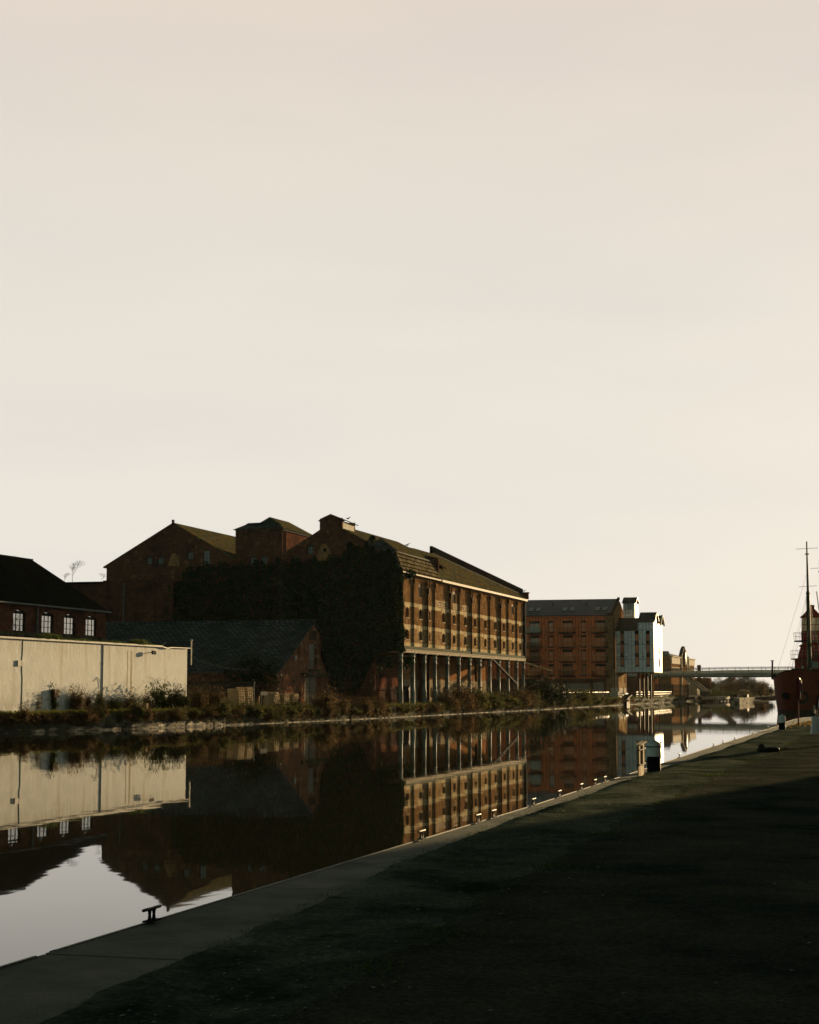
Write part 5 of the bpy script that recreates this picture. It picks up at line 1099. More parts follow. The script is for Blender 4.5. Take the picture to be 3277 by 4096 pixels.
for x, z in ((-.25, 5.2), (.05, 5.45), (.0, 5.1), (.9, 5.15), (1.35, 5.0), (3.2, 4.9)): mb.lathe([(0, 0), (.07, .04), (.09, .16), (.05, .26), (0, .28)], (SX + x, SY + 2.4, z - .35), 8)
mb.build('deck_fittings', mat['steelP'], SH)
# ================================================================== QUAY FURNITURE
ORD = ['first', 'second', 'third', 'fourth', 'fifth', 'sixth', 'seventh', 'eighth', 'ninth', 'tenth', 'eleventh', 'twelfth', 'thirteenth', 'fourteenth', 'fifteenth', 'sixteenth', 'seventeenth', 'eighteenth']
def bollard(loc, label):
    t = thing('mooring_bollard', label, 'bollard', loc, 'white capped mooring bollards on the quay'); x, y, z = loc
    mb = MB(); mb.lathe([(.134, -.02), (.134, .30), (0, .30)], loc, 36); mb.build('base', mat['black'], t)
    mb = MB(); mb.lathe([(.128, .295), (.141, .295), (.141, .31), (.138, .545), (.136, .552), (.10, .575), (.004, .635), (0, .635)], loc, 36); mb.build('cap', mat['capgrey'], t)
    return t
bx, by = -4.93, 34.55
bo = bollard((bx, by, GZ + .01), 'black mooring bollard with a grey white pointed cap and a pale board strapped to it')
bd = thing('strapped_board', 'narrow sunlit pale timber board frame strapped to the nearer bollard', 'board', (-4.93, 32.8, GZ))
mat['boardp'] = M('cream_board', (.86, .74, .52), (.74, .62, .42), 6, .8, scale=(1, 1, .3), bs=20, bstr=.2, c3=(.45, .32, .18), ns3=2)
X0, ya, yb = -4.915, 32.5, 33.14
mb = MB(); mb.box(X0 - .02, X0, ya, yb, GZ + .01, GZ + .20); mb.build('lower_board', mat['boardp'], bd)
for y0, y1 in ((ya, ya + .13), (yb - .16, yb)): mb = MB(); mb.box(X0 - .02, X0 + .012, y0, y1, GZ + .20, GZ + .60); mb.build('stile', mat['boardp'], bd)
mb = MB(); mb.box(X0 - .035, X0 - .021, ya, yb, GZ + .16, GZ + .58); mb.build('back_panel', M('brown_board', (.30, .20, .10), (.16, .11, .06), 5, .8), bd)
mb = MB(); mb.prism([(X0 - .05, ya - .06, GZ + .575), (X0 + .05, ya - .06, GZ + .575), (X0 + .05, ya - .06, GZ + .59), (X0 - .05, ya - .06, GZ + .60)], (0, yb - ya + .2, .05)); mb.build('top_rail', mat['boardp'], bd)
for z in (GZ + .215, GZ + .49):
    mb = MB(); mb.box(X0 - .02, X0 + .03, ya - .02, ya + .68, z, z + .016); mb.bar((X0 + .0, ya + .6, z + .008), (bx - .10, by - .1, z + .008), .012, .016); torus(mb, (bx, by, z + .008), .143, .009, 'Z', 30, 6); mb.build('strap', mat['black'], bd)
p2 = onZ(3128, 2922, GZ); bollard((p2[0], p2[1] + .15, GZ + .01), 'smaller looking far bollard with a bright white cap near the red lifebuoy post')
# cleats
cl = thing('mooring_cleat', 'large looking nearest steel cleat against the pale sky reflection', 'cleat', (quayX(11.32) + .045, 11.32, GZ + .02), 'steel cleats along the quay edge')
cx, cy, cz = ORG[cl.name]
mb = MB(); 
mb.lathe([(0, -.155), (.007, -.152), (.011, -.14), (.0115, -.06), (.010, 0), (.0115, .06), (.011, .14), (.007, .152), (0, .155)], (cx, cy, cz + .082), 14, axis='Y'); mb.build('horn', M('cleat_steel', (.24, .23, .19), (.15, .145, .12), 8, .55, 0, .25), cl)
mb = MB()
for s_ in (-1, 1):
    rows = []
    for z, w_ in ((0, .022), (.012, .015), (.04, .011), (.065, .014), (.078, .024)):
        rows.append([(cx + w_ * .55 * a, cy + s_ * .035 + w_ * b_ , cz + z) for a, b_ in ((-1, -1), (1, -1), (1, 1), (-1, 1))])
    mb.grid(rows, True)
mb.box(cx - .03, cx + .03, cy - .09, cy + .09, cz - .005, cz + .006); mb.build('legs', mat['black'], cl)
reg(cl)
clp = [(1629, 3361), (1841, 3292), (1894, 3273), (2056, 3224), (2165, 3190), (2253, 3161), (2310, 3143), (2347, 3130), (2687, 3032), (2823, 2987), (2867, 2975), (2915, 2960), (2987, 2937), (3057, 2917), (3085, 2906)]
for i, p in enumerate(clp):
    q = onZ(*p, GZ)
    where = 'against the lit warehouse reflection' if i < 4 else 'against the orange block reflection' if i < 8 else 'between the two bollards against the bright water'
    dup(cl, (quayX(q[1]) + .045, q[1], GZ + .02), f'small steel cleat {where}, {ORD[i+1]} from the left', scale=(1.0, .9, 1.0))
# tyre, red lifebuoy housing
t = thing('old_tyre', 'old black tyre lying flat on the quay with a rope lump at its rim', 'tyre', (-3.62, 46, GZ + .03))
mb = MB(); torus(mb, (-3.62, 46, GZ + .085), .235, .052, 'Z', 36, 12); mb.build('tyre_ring', M('worn_rubber', (.035, .036, .034), (.02, .021, .02), 6, .6, bs=12, bstr=.4), t)
mb = MB(); mb.lathe([(.09, 0), (.085, .05), (.06, .11), (.02, .135), (0, .137)], (-3.80, 46.05, GZ + .09), 12); mb.build('rope_lump', mat['pipe'], t)
q = onZ(3195, 2907, GZ); lx, ly = q[0], q[1]
t = thing('lifebuoy_post', 'red lifebuoy housing on a thin red quay edge post before the ship', 'lifebuoy stand', (lx, ly, GZ))
rd_ = M('weathered_red', (.16, .020, .012), (.11, .016, .010), 4, .5); rb_ = M('housing_red', (.13, .020, .013), (.09, .016, .010), 3, .5)
mb = MB(); mb.tube((lx, ly, GZ), (lx - .01, ly, GZ + 1.3), .035, n=10); mb.build('post', rd_, t)
mb = MB(); rows = []
for z, a, b_ in ((1.14, .05, .20), (1.18, .09, .30), (1.4, .115, .38), (1.9, .13, .42), (2.08, .125, .38), (2.14, .10, .28), (2.165, .03, .12)):
    rows.append([(lx + .0 + a * math.cos(2 * math.pi * k / 20), ly + b_ * math.sin(2 * math.pi * k / 20), GZ + z) for k in range(20)])
mb.grid(rows, True); mb.face(rows[0]); mb.face(rows[-1]); mb.build('housing', rb_, t)
mb = MB(); mb.tube((lx + .15, ly, GZ + 1.25), (lx + .15, ly, GZ + 1.9), .03, n=8); mb.box(lx + .11, lx + .19, ly - .05, ly + .05, GZ + 1.86, GZ + 1.92); mb.build('rope_coil', mat['black'], t)
mb = MB(); mb.box(lx + .12, lx + .17, ly - .05, ly + .05, GZ + 1.92, GZ + 2.05); mb.tube((lx + .15, ly, GZ + 1.22), (lx + .15, ly, GZ + 1.27), .025, n=8); mb.build('buckle', M('brass', (.6, .42, .12), None, 1, .4, .5), t)
mb = MB(); mb.path([(lx + .05, ly, GZ + 1.2), (lx - .1, ly - .1, GZ + .4), (lx - .3, ly - .3, GZ + .06)], .008, 4); mb.build('dangling_line', mat['rust'], t)

# ================================================================== PERSON at the right edge
px_, py_ = -2.40, 51.6
P0 = Vector((px_, py_, GZ + .035))
def skinned(name, joints, edges, m, parent, root=0, sub=2):
    me = bpy.data.meshes.new(name); me.from_pydata([j[0] for j in joints], edges, []); o = bpy.data.objects.new(name, me); COL.objects.link(o)
    md = o.modifiers.new('s', 'SKIN'); md.use_smooth_shade = True
    for i, j in enumerate(joints): v_ = me.skin_vertices[0].data[i]; v_.radius = (j[1], j[2] if len(j) > 2 else j[1]); v_.use_root = (i == root)
    sb = o.modifiers.new('u', 'SUBSURF'); sb.levels = sub; sb.render_levels = sub
    bpy.context.view_layer.update(); dg = bpy.context.evaluated_depsgraph_get(); nm = bpy.data.meshes.new_from_object(o.evaluated_get(dg)); bpy.data.objects.remove(o)
    nm.materials.clear(); nm.materials.append(m); n_ = bpy.data.objects.new(name, nm); COL.objects.link(n_); n_.parent = parent
    for p in nm.polygons: p.use_smooth = True
    return n_
skin = M('skin', (.42, .25, .17), (.38, .22, .15), 5, .5)
pr = thing('person', 'person in dark coat and striped scarf at the right edge carrying a white bag', 'person', tuple(P0))
ps = P0; 
J = [((0, 0, .95), .14, .11), ((0, 0, 1.15), .13, .10), ((0, 0, 1.36), .15, .10), ((0, 0, 1.47), .055), ((0, -.01, 1.55), .05), ((0, -.02, 1.62), .085, .10), ((0, -.02, 1.70), .075, .09),
     ((-.09, 0, .88), .09), ((-.10, -.02, .50), .06), ((-.10, .04, .10), .045), ((-.10, -.10, .03), .035),
     ((.09, 0, .88), .09), ((.10, .06, .50), .06), ((.11, .16, .12), .045), ((.11, .02, .04), .035),
     ((-.18, 0, 1.38), .055), ((-.235, .02, 1.14), .042), ((-.26, -.12, .98), .032), ((-.265, -.17, .945), .03, .018),
     ((.18, 0, 1.38), .055), ((.24, .04, 1.12), .042), ((.25, -.02, .88), .032), ((.25, -.03, .80), .03, .018)]
Ed = [(0, 1), (1, 2), (2, 3), (3, 4), (4, 5), (5, 6), (0, 7), (7, 8), (8, 9), (9, 10), (0, 11), (11, 12), (12, 13), (13, 14), (2, 15), (15, 16), (16, 17), (17, 18), (2, 19), (19, 20), (20, 21), (21, 22)]
n0 = len(J)
for side, hj, s_ in ((-1, 18, 1), (1, 22, 1)):
    hx, hy, hz = J[hj][0]
    for k in range(4):
        o_ = len(J); fy = hy - .02 + .014 * k
        J += [((hx + .004, fy - .01, hz - .03), .0085), ((hx + .012, fy - .012, hz - .058), .008), ((hx + .030, fy - .008, hz - .066 + .004 * k), .007)]; Ed += [(hj, o_), (o_, o_ + 1), (o_ + 1, o_ + 2)]
    o_ = len(J); J += [((hx + .018, hy - .035, hz - .015), .009), ((hx + .034, hy - .035, hz - .04), .008)]; Ed += [(hj, o_), (o_, o_ + 1)]
body = skinned('body', J, Ed, skin, pr)
coatm = M('dark_coat', (.014, .017, .020), (.009, .011, .013), 6, .8, bs=30, bstr=.3)
coat = skinned('coat', [((0, 0, .98), .18, .15), ((0, 0, 1.15), .165, .135), ((0, 0, 1.36), .175, .13), ((0, 0, 1.46), .09), ((0, 0, .72), .20, .16), ((-.19, 0, 1.39), .075), ((-.24, .02, 1.14), .062), ((-.26, -.10, .995), .05), ((.19, 0, 1.39), .075), ((.245, .04, 1.12), .062), ((.25, -.02, .90), .05)],
               [(0, 1), (1, 2), (2, 3), (0, 4), (2, 5), (5, 6), (6, 7), (2, 8), (8, 9), (9, 10)], coatm, pr)
skinned('trousers', [((0, 0, .93), .15, .12), ((-.095, 0, .84), .10), ((-.105, -.02, .50), .075), ((-.105, .04, .13), .06), ((.095, 0, .84), .10), ((.105, .06, .50), .075), ((.115, .16, .15), .06)], [(0, 1), (1, 2), (2, 3), (0, 4), (4, 5), (5, 6)], M('dark_trousers', (.012, .013, .018), None), pr)
skinned('shoe', [((-.10, .06, .05), .055), ((-.10, -.06, .045), .05), ((-.10, -.15, .03), .035)], [(0, 1), (1, 2)], mat['black'], pr); skinned('shoe', [((.11, .18, .06), .055), ((.11, .06, .045), .05), ((.11, -.02, .03), .035)], [(0, 1), (1, 2)], mat['black'], pr)
mb = MB(); hr_ = []
for k in range(9):
    a = math.pi * k / 8 * .62; hr_.append([(.118 * math.sin(a) * math.cos(2 * math.pi * q / 16) + 0, .02 + .125 * math.sin(a) * math.sin(2 * math.pi * q / 16) + (.02 if k > 5 else 0), 1.655 + .125 * math.cos(a)) for q in range(16)])
mb.grid(hr_, True); mb.build('hair', M('dark_hair', (.02, .014, .010), None, rough=.5), pr, (0, 0, 0))
for nm_, pts, m_ in (('nose', [((0, -.125, 1.635), .012), ((0, -.138, 1.612), .013)], skin), ('mouth', [((-.022, -.108, 1.572), .005), ((.022, -.108, 1.572), .005)], M('lips', (.30, .12, .10), None)), ('eye', [((-.036, -.112, 1.645), .009), ((-.030, -.113, 1.645), .009)], mat['black']), ('eye', [((.030, -.113, 1.645), .009), ((.036, -.112, 1.645), .009)], mat['black']), ('ear', [((-.088, -.01, 1.65), .012), ((-.09, 0, 1.61), .010)], skin), ('ear', [((.088, -.01, 1.65), .012), ((.09, 0, 1.61), .010)], skin)):
    skinned(nm_, pts, [(0, 1)], m_, pr, sub=1)
# striped scarf
sm_, nt, b = newmat('striped_scarf'); setp(b, .9); wv = nt.nodes.new('ShaderNodeTexWave'); wv.inputs['Scale'].default_value = 5.5; wv.inputs['Distortion'].default_value = 1.5; wv.bands_direction = 'DIAGONAL'; L(vecmap(nt), wv.inputs[0])
r = ramp(nt, [(.45, (.012, .018, .026)), (.60, (.22, .28, .32))]); L(wv.outputs[0], r.inputs[0]); L(r.outputs[0], b.inputs['Base Color'])
skinned('scarf', [((-.06, -.06, 1.50), .045), ((.06, -.06, 1.50), .045), ((.08, .05, 1.52), .045), ((-.08, .05, 1.52), .045), ((-.15, -.07, 1.42), .05, .035), ((-.20, -.09, 1.22), .055, .03), ((-.215, -.10, 1.02), .06, .03)], [(0, 1), (1, 2), (2, 3), (3, 0), (0, 4), (4, 5), (5, 6)], sm_, pr)
bgx, bgy = px_ - .265, py_ - .17; zt_ = GZ + .86
bg = thing('paper_bag', 'white paper carrier bag with faint grey lettering hanging from the hand', 'bag', (bgx, bgy, GZ + .36))
mb = MB(); w0, d0 = .155, .07
T4 = [(-w0 * .93, -d0 * .7), (w0 * .93, -d0 * .7), (w0 * .93, d0 * .7), (-w0 * .93, d0 * .7)]; B4 = [(-w0 * 1.1 - .02, -d0), (w0 * 1.05, -d0), (w0 * 1.05, d0), (-w0 * 1.1 - .02, d0)]
rot = lambda x, y, z: (bgx + x * math.cos(.35) - y * math.sin(.35), bgy + x * math.sin(.35) + y * math.cos(.35), z)
mid = [(-w0 * 1.03, -d0 * .95), (w0 * .98, -d0 * .9), (w0 * 1.0, d0 * .9), (-w0 * 1.02, d0 * .9)]
mb.grid([[rot(x, y, GZ + .36) for x, y in B4], [rot(x, y, GZ + .60) for x, y in mid], [rot(x, y, zt_ - .01 * (i % 2)) for i, (x, y) in enumerate(T4)]], True, False); mb.face([rot(x, y, GZ + .36) for x, y in B4])
mb.build('bag_body', M('white_paper', (.90, .90, .88), (.78, .80, .80), 4, .7, bs=9, bstr=.5, bdist=.01), bg)
for s_ in (-1, 1):
    mb = MB(); mb.path([rot(-.06, s_ * .03, zt_ - .02), rot(-.035, s_ * .012, zt_ + .035), rot(.0, 0, zt_ + .055), rot(.035, s_ * .012, zt_ + .035), rot(.06, s_ * .03, zt_ - .02)], .006, 6); mb.build('handle', mat['whitep'], bg)
mb = MB()
for k in range(6): mb.prism([rot(-.04 + .012 * (k % 2), -d0 - .006, GZ + .42 + k * .05), rot(-.02 + .012 * (k % 2), -d0 - .006, GZ + .42 + k * .05), rot(-.02, -d0 - .004, GZ + .45 + k * .05), rot(-.04, -d0 - .004, GZ + .45 + k * .05)], (0, -.001, 0))
mb.build('grey_print', M('grey_print', (.28, .33, .37), None), bg)
mb = MB(); mb.box(px_ - .365, px_ - .315, py_ - .24, py_ - .10, GZ + .93, GZ + 1.16); tag(mb.build('folded_leaflet', M('leaflet', (.42, .44, .36), (.36, .38, .31), 5, .7), None, (px_ - .34, py_ - .17, GZ + .93)), 'pale folded leaflet held beside the carrier bag handle', 'leaflet')

# ================================================================== warehouse added on our own quay (outside the frame) to shade the foreground
qwh = thing('quayside_warehouse', 'tall brick warehouse standing on the near quay to the right of the camera', 'building', (15, 20, GZ))
mb = MB(); hq = [(y, y + 1.4, z, z + 1.8, .3) for y in range(-38, 74, 6) for z in (2.5, 6.0, 9.5)]
holes_wall(mb, lambda u, z, d: (8.0 + d, u, z), -45, 79, GZ, 13, hq, .3); mb.box(8.4, 24, -45, 79, GZ, 12.95); mb.build('wall', mat['brickA'], qwh)
mb = MB(); mb.slab([(7.6, -45.4, 12.95), (7.6, 79.4, 12.95), (16.2, 79.4, 17), (16.2, -45.4, 17)], .2); mb.slab([(24.3, -45.4, 12.95), (24.3, 79.4, 12.95), (16.21, 79.4, 17), (16.21, -45.4, 17)], .2); mb.build('roof', mat['slate'], qwh)

# ================================================================== YARD CLUTTER ON THE FAR BANK
pal = MB(); PX, PY = .5, .6
for k in range(3): pal.box(-PX, PX, -PY + k * (PY * 2 - .1) / 2, -PY + k * (PY * 2 - .1) / 2 + .1, .022, .115)
for k in range(6): pal.box(-PX + k * (2 * PX - .1) / 5, -PX + k * (2 * PX - .1) / 5 + .1, -PY, PY, .116, .138)
for k in range(3): pal.box(-PX + k * (2 * PX - .1) / 2, -PX + k * (2 * PX - .1) / 2 + .1, -PY, PY, 0, .021)
pp = pal.build('wooden_pallet', mat['pallet'], None, (0, 0, 0)); first = True
stacks = [('the leftmost tall stack', -53.1, 134.1, 11), ('the second stack from the left', -53.3, 136.5, 12), ('the third stack, one askew on top', -53.2, 142.6, 9), ('the fourth stack, left of the gap', -53.2, 144.7, 8), ('the rightmost stack before the bushes', -53.3, 147.3, 8)]
for nm_, x, y, n in stacks:
    for k in range(n):
        o = pp if first else pp.copy()
        if not first: COL.objects.link(o)
        first = False
        z = 1.24 + k * .142; o.location = (x + rng.gauss(0, .03) + .02 * k * (1 if y > 144 else -.3), y + rng.gauss(0, .04), z); o.rotation_euler = (0, 0, rng.gauss(0, .04) + (.25 if 'third' in nm_ and k == n - 1 else 0))
        tag(o, f'bare wooden pallet in {nm_}, {ORD[n-1-k]} from the top', 'pallet', 'wooden pallets stacked on the far bank')
sb_ = thing('blank_notice_board', 'small grey blank board on thin legs between the pallet stacks', 'notice board', (-52.8, 139.6, 1.2))
mb = MB(); mb.box(-52.84, -52.8, 138.8, 140.4, 2.25, 2.57); mb.build('board', M('grey_board', (.09, .09, .08), None), sb_)
mb = MB(); mb.tube((-52.82, 139.0, 1.2), (-52.82, 139.0, 2.3), .03, n=6); mb.tube((-52.82, 140.1, 1.2), (-52.82, 140.1, 2.3), .03, n=6); mb.build('legs', mat['pipeL'], sb_)
mb = MB(); mb.box(-52.6, -52.5, 137.7, 137.8, 1.2, 2.2); tag(mb.build('wooden_post', mat['pallet'], None, (-52.5, 137.7, 1.2)), 'thin pale wooden post just right of the tall pallet stacks', 'post')
mb = MB(); q = onX(590, 2845, -53.4); mb.box(-53.5, -53.4, q[1] - .15, q[1] + .15, 1.2, 1.75); tag(mb.build('wooden_stump', mat['pallet'], None, (-53.5, q[1], 1.2)), 'short pale timber stump on the grass in front of the white wall', 'stump')
mb = MB(); q = onX(252, 2773, -55.3); mb.box(-55.95, -55.7, q[1] - .4, q[1] + .3, 2.2, 2.75); mb.box(-55.9, -55.8, q[1] - .1, q[1], 1.1, 2.2); tag(mb.build('brick_hopper', mat['rust'], None, (-55.3, q[1], 1.1)), 'small rusty box on a post casting a shadow on the white wall', 'box')
fn = thing('palisade_fence', 'dark steel palisade fence below the ivy left of the first iron column', 'fence', (-53, 172.5, 1.2))
mb = MB()
for k in range(36): x = -55.2 + k * .122; mb.prism([(x, 172.5, 1.2), (x + .06, 172.5, 1.2), (x + .06, 172.5, 2.88), (x + .03, 172.5, 2.98), (x, 172.5, 2.88)], (0, .02, 0))
mb.build('pales', mat['rust'], fn)
mb = MB(); mb.box(-55.3, -50.8, 172.53, 172.58, 2.6, 2.68); mb.box(-55.3, -50.8, 172.53, 172.58, 1.6, 1.68); mb.build('rails', mat['rust'], fn)
cb = MB(); cb.box(-52.4, -51.5, 177.8, 180.4, 1.1, 3.1); cb.box(-52.45, -51.45, 177.75, 180.45, 3.0, 3.1); tag(cb.build('steel_cabinet', mat['black'], None, (-52, 179, 1.1)), 'dark steel cabinet standing between the first two iron columns', 'cabinet')
mb = MB(); mb.path([(-51.4, 180.6, 1.1), (-51.4, 180.6, 3.0), (-51.2, 180.9, 3.7)], .035, 6); tag(mb.build('bent_pole', mat['rust'], None, (-51.4, 180.6, 1.1)), 'thin bent rusty pole beside the second iron column', 'pole')
for lab, ups, y0, y1, rungs in (('steel grid frame leaning in front of the barn doors', (930, 1025), 940, 1270, (945, 1105, 1230)), ('narrow ladder frame right of the barn doors with one sunlit rung', (1220, 1305), 980, 1270, (1055, 1130, 1210)), ('wide steel grid frame standing right of the barn gable', (1460, 1550, 1645), 935, 1370, (1070, 1175, 1280)), ('rusty ladder frame in front of the ivy right of the barn', (1662, 1725), 960, 1380, (1075, 1160, 1250, 1330))):
    fr = thing('steel_ladder', lab, 'frame', onX(1000 + ups[0] * .2319, 2480 + y1 * .2319, -55.0)); mb = MB()
    for u in ups: mb.tube(onX(1000 + u * .2319, 2480 + y0 * .2319, -55.0), onX(1000 + u * .2319, 2480 + y1 * .2319, -55.0), .035, n=6)
    mb.build('uprights', mat['rust'], fr); mb = MB()
    for z in rungs: mb.tube(onX(1000 + ups[0] * .2319, 2480 + z * .2319, -55.0), onX(1000 + ups[-1] * .2319, 2480 + z * .2319, -55.0), .03, n=6)
    mb.build('rungs', mat['rust'], fr)

# ================================================================== VEGETATION
def proj(x, y, z):
    z -= EYE; X = x * ca + y * sa; Yc = -x * sa + y * ca; fy = Yc * ct + z * st; upv = -Yc * st + z * ct
    return (W0 / 2 + F * X / fy, H0 / 2 - F * upv / fy)
def bank_y(px, off):
    lo_, hi = 60.0, 680.0
    for _ in range(50):
        m_ = (lo_ + hi) / 2
        if proj(bankX(m_) - off, m_, GZ)[0] < px: lo_ = m_
        else: hi = m_
    return lo_
protos = {}
for i, (kind, m_, tm) in enumerate((('dark', mat['scrub'], 50), ('brown', mat['scrubB'], 120), ('green', mat['scrubG'], 60), ('ever', mat['ever'], 20))):
    protos[kind] = []
    for s_ in range(3 if kind != 'ever' else 2):
        lv, tw = bush_mesh(100 + i * 10 + s_, 1, 1, 1, {'dark': 2600, 'brown': 2300, 'green': 1900, 'ever': 3200}[kind], {'dark': .085, 'brown': .06, 'green': .08, 'ever': .09}[kind], tm, 8)
        r0 = thing('shrub', 'x', 'shrub'); lv.build('foliage', m_, r0, (0, 0, 0)); tw.build('twigs', mat['twig'], r0, (0, 0, 0)); reg(r0); protos[kind].append([r0, 0])
def bush(px, topy, hw, kind, off, label, sq=1.0, base=None, fixed=None):
    y = bank_y(px, off) if fixed is None else fixed; x = bankX(y) - off if fixed is None else onY(px, 2780, y)[0]
    zt_ = onY(px, topy, y)[2]; zb = GZ - .05 if base is None else base; h = max(.3, (zt_ - zb) / 1.05); w_ = hw * y / F / 1.05
    pr_ = rnd.choice(protos[kind]); kw = dict(scale=(w_, w_ * sq, h), rz=rnd.uniform(-.5, .5))
    if pr_[1] == 0: pr_[1] = 1; o = pr_[0]; o.location = (x, y, zb); o.rotation_euler = (0, 0, kw['rz']); o.scale = kw['scale']; o['label'] = label
    else: o = dup(pr_[0], (x, y, zb), label, **kw)
    o['group'] = 'shrubs and brambles on the far bank'; return o
WALL = [(20, 2742, 45, 'green', 'tall leafy weed at the left edge against the white wall'), (70, 2788, 45, 'brown', 'low brown weeds near the left edge of the white wall'), (128, 2790, 40, 'brown', 'thin brown stalks between the joint and the left edge'), (196, 2748, 36, 'green', 'spindly green shrub casting a shadow on the white wall'),
 (298, 2768, 42, 'brown', 'feathery brown seed heads right of the rusty box'), (352, 2792, 26, 'brown', 'small brown weed left of the white drainpipe'), (402, 2780, 26, 'dark', 'small shrub at the foot of the white drainpipe'), (455, 2800, 40, 'dark', 'low dark bramble just right of the white drainpipe'),
 (520, 2792, 45, 'brown', 'low brown bramble below the rust streaks'), (585, 2790, 40, 'brown', 'rounded brown shrub behind the timber stump'), (655, 2745, 62, 'green', 'big leafy bush at the right end of the white wall'), (725, 2762, 40, 'dark', 'dark bush hiding the corner of the white building'), (785, 2752, 50, 'brown', 'brown scrub in front of the dark yard wall'), (850, 2768, 50, 'brown', 'brown scrub left of the first pallet stack'), (905, 2800, 32, 'dark', 'low dark scrub at the foot of the first pallet stack')]
for a in WALL: bush(a[0], a[1] - 10, a[2] * 1.25, a[3], 3.2 if a[0] < 700 else 2.0, a[4])
EDG = ['clump hanging over the stone bank']
px = -20; i = -1
while px < 1000:
    i += 1; px += rnd.uniform(16, 62)
    y = bank_y(px, 0); bush(px, proj(bankX(y), y, GZ)[1] - rnd.choice([0, 8, 18, 40, 62]) * rnd.uniform(.3, 1), rnd.uniform(14, 52), rnd.choice(['dark', 'brown', 'dark']), -.05, f'trailing bank edge scrub left of the pallets, clump {i+1} from the left', base=rnd.uniform(.45, .85))
MID = [(985, 2810, 45, 'dark', 'dark bush below the tall pallet stacks'), (1050, 2818, 50, 'dark', 'dark bush below the blank notice board'), (1125, 2815, 50, 'dark', 'dark bush below the third pallet stack'), (1195, 2805, 50, 'dark', 'dark bush below the rightmost pallet stack'), (1280, 2768, 70, 'brown', 'big twiggy bush in front of the barn doors'),
 (1350, 2792, 50, 'brown', 'brown bush in front of the wide steel grid frame'), (1430, 2800, 60, 'brown', 'rounded brown bush left of the palisade fence'), (1505, 2800, 55, 'brown', 'rounded brown bush in front of the palisade fence'), (1570, 2835, 35, 'dark', 'low scrub left of the first iron column'), (1700, 2845, 32, 'dark', 'low scrub below the third iron column'),
 (1780, 2775, 70, 'brown', 'large bush hiding the feet of the fourth and fifth columns'), (1835, 2745, 72, 'brown', 'tallest bush in front of the lit undercroft wall'), (1895, 2752, 66, 'dark', 'dark bush in front of the seventh and eighth columns'), (1960, 2775, 62, 'dark', 'dark bush in front of the ninth column'), (2020, 2772, 60, 'dark', 'dark bush below the diagonal chute'), (2075, 2755, 62, 'brown', 'dense bush in front of the last columns'),
 (2115, 2765, 50, 'dark', 'dark bush below the ruined lean to'), (2165, 2722, 75, 'ever', 'biggest dense dark bush right of the warehouse'), (2220, 2745, 50, 'ever', 'dark round bush right of the biggest one'), (2262, 2765, 45, 'dark', 'dark bush under the short pale handrail'), (2310, 2760, 55, 'dark', 'bush under the middle of the orange block'), (2362, 2765, 50, 'dark', 'bush left of the pale canal steps'),
 (2405, 2790, 38, 'green', 'leafy bush in front of the pale canal steps'), (2450, 2797, 35, 'green', 'leafy bush below the cream rendered wall'), (2490, 2800, 26, 'dark', 'small bush below the yellow brick wall')]
for a in MID: bush(a[0], a[1] - 4, a[2] * 1.2, a[3], .7, a[4], sq=.8, base=.45)
px = 990; i = -1
while px < 2490:
    i += 1; px += rnd.uniform(16, 52)
    y = bank_y(px, 0); bush(px, proj(bankX(y), y, GZ)[1] - rnd.choice([0, 5, 10, 26]) * rnd.uniform(.3, 1), rnd.uniform(14, 40), rnd.choice(['dark', 'brown', 'dark']), -.12, f'trailing waterline scrub right of the pallets, clump {i+1} counting rightwards', base=rnd.uniform(.25, .6))
# bank beyond the railing
for a in [(2545, 2801, 22, 'green'), (2580, 2801, 22, 'green'), (2620, 2800, 24, 'green'), (2665, 2797, 26, 'dark'), (2700, 2794, 24, 'green'), (2750, 2786, 40, 'ever'), (2795, 2785, 36, 'ever'), (2825, 2785, 22, 'green')]:
    bush(a[0], a[1], a[2], a[3], .1, f'mossy bank clump {"below the bright railing" if a[0] < 2720 else "under the bridge"}, number {a[0]//30 - 83} right of the outfall', base=.35)
FAR = [(2865, 2752, 24, 'green', 455), (2890, 2748, 26, 'brown', 470), (2915, 2762, 26, 'green', 450), (2940, 2768, 26, 'brown', 462), (2965, 2764, 28, 'brown', 480), (2990, 2758, 26, 'brown', 490), (2930, 2742, 30, 'brown', 520), (3010, 2732, 20, 'ever', 520), (3022, 2728, 14, 'ever', 530), (3046, 2752, 20, 'ever', 560), (3062, 2765, 16, 'brown', 600), (2965, 2745, 30, 'brown', 560), (3005, 2750, 26, 'dark', 545), (2985, 2772, 24, 'green', 470), (3040, 2772, 18, 'brown', 580), (2860, 2770, 22, 'dark', 446), (2890, 2775, 24, 'green', 444)]
rf = random.Random(77)
FAR2 = []
for k in range(26):
    px = 2790 + k * 10.8 + rf.uniform(-5, 5); FAR2.append((px, 2716 + 30 * rf.random() + max(0, (px - 3000) * .3), 24 + 14 * rf.random(), rf.choice(['brown', 'brown', 'dark', 'ever'] if px > 2960 else ['brown', 'brown', 'dark']), 520 + 110 * rf.random()))
for i, a in enumerate(FAR): bush(a[0], a[1], a[2], a[3], 0, f'distant bramble mass beyond the bridge, {ORD[i]} of those right of the strut footing' if i < 18 else '', fixed=a[4], base=.6)
for i, a in enumerate(FAR2): bush(a[0], a[1], a[2], a[3], 0, f'hazy thicket clump under and beyond the bridge, number {i+1} from the left', fixed=a[4], base=.9)
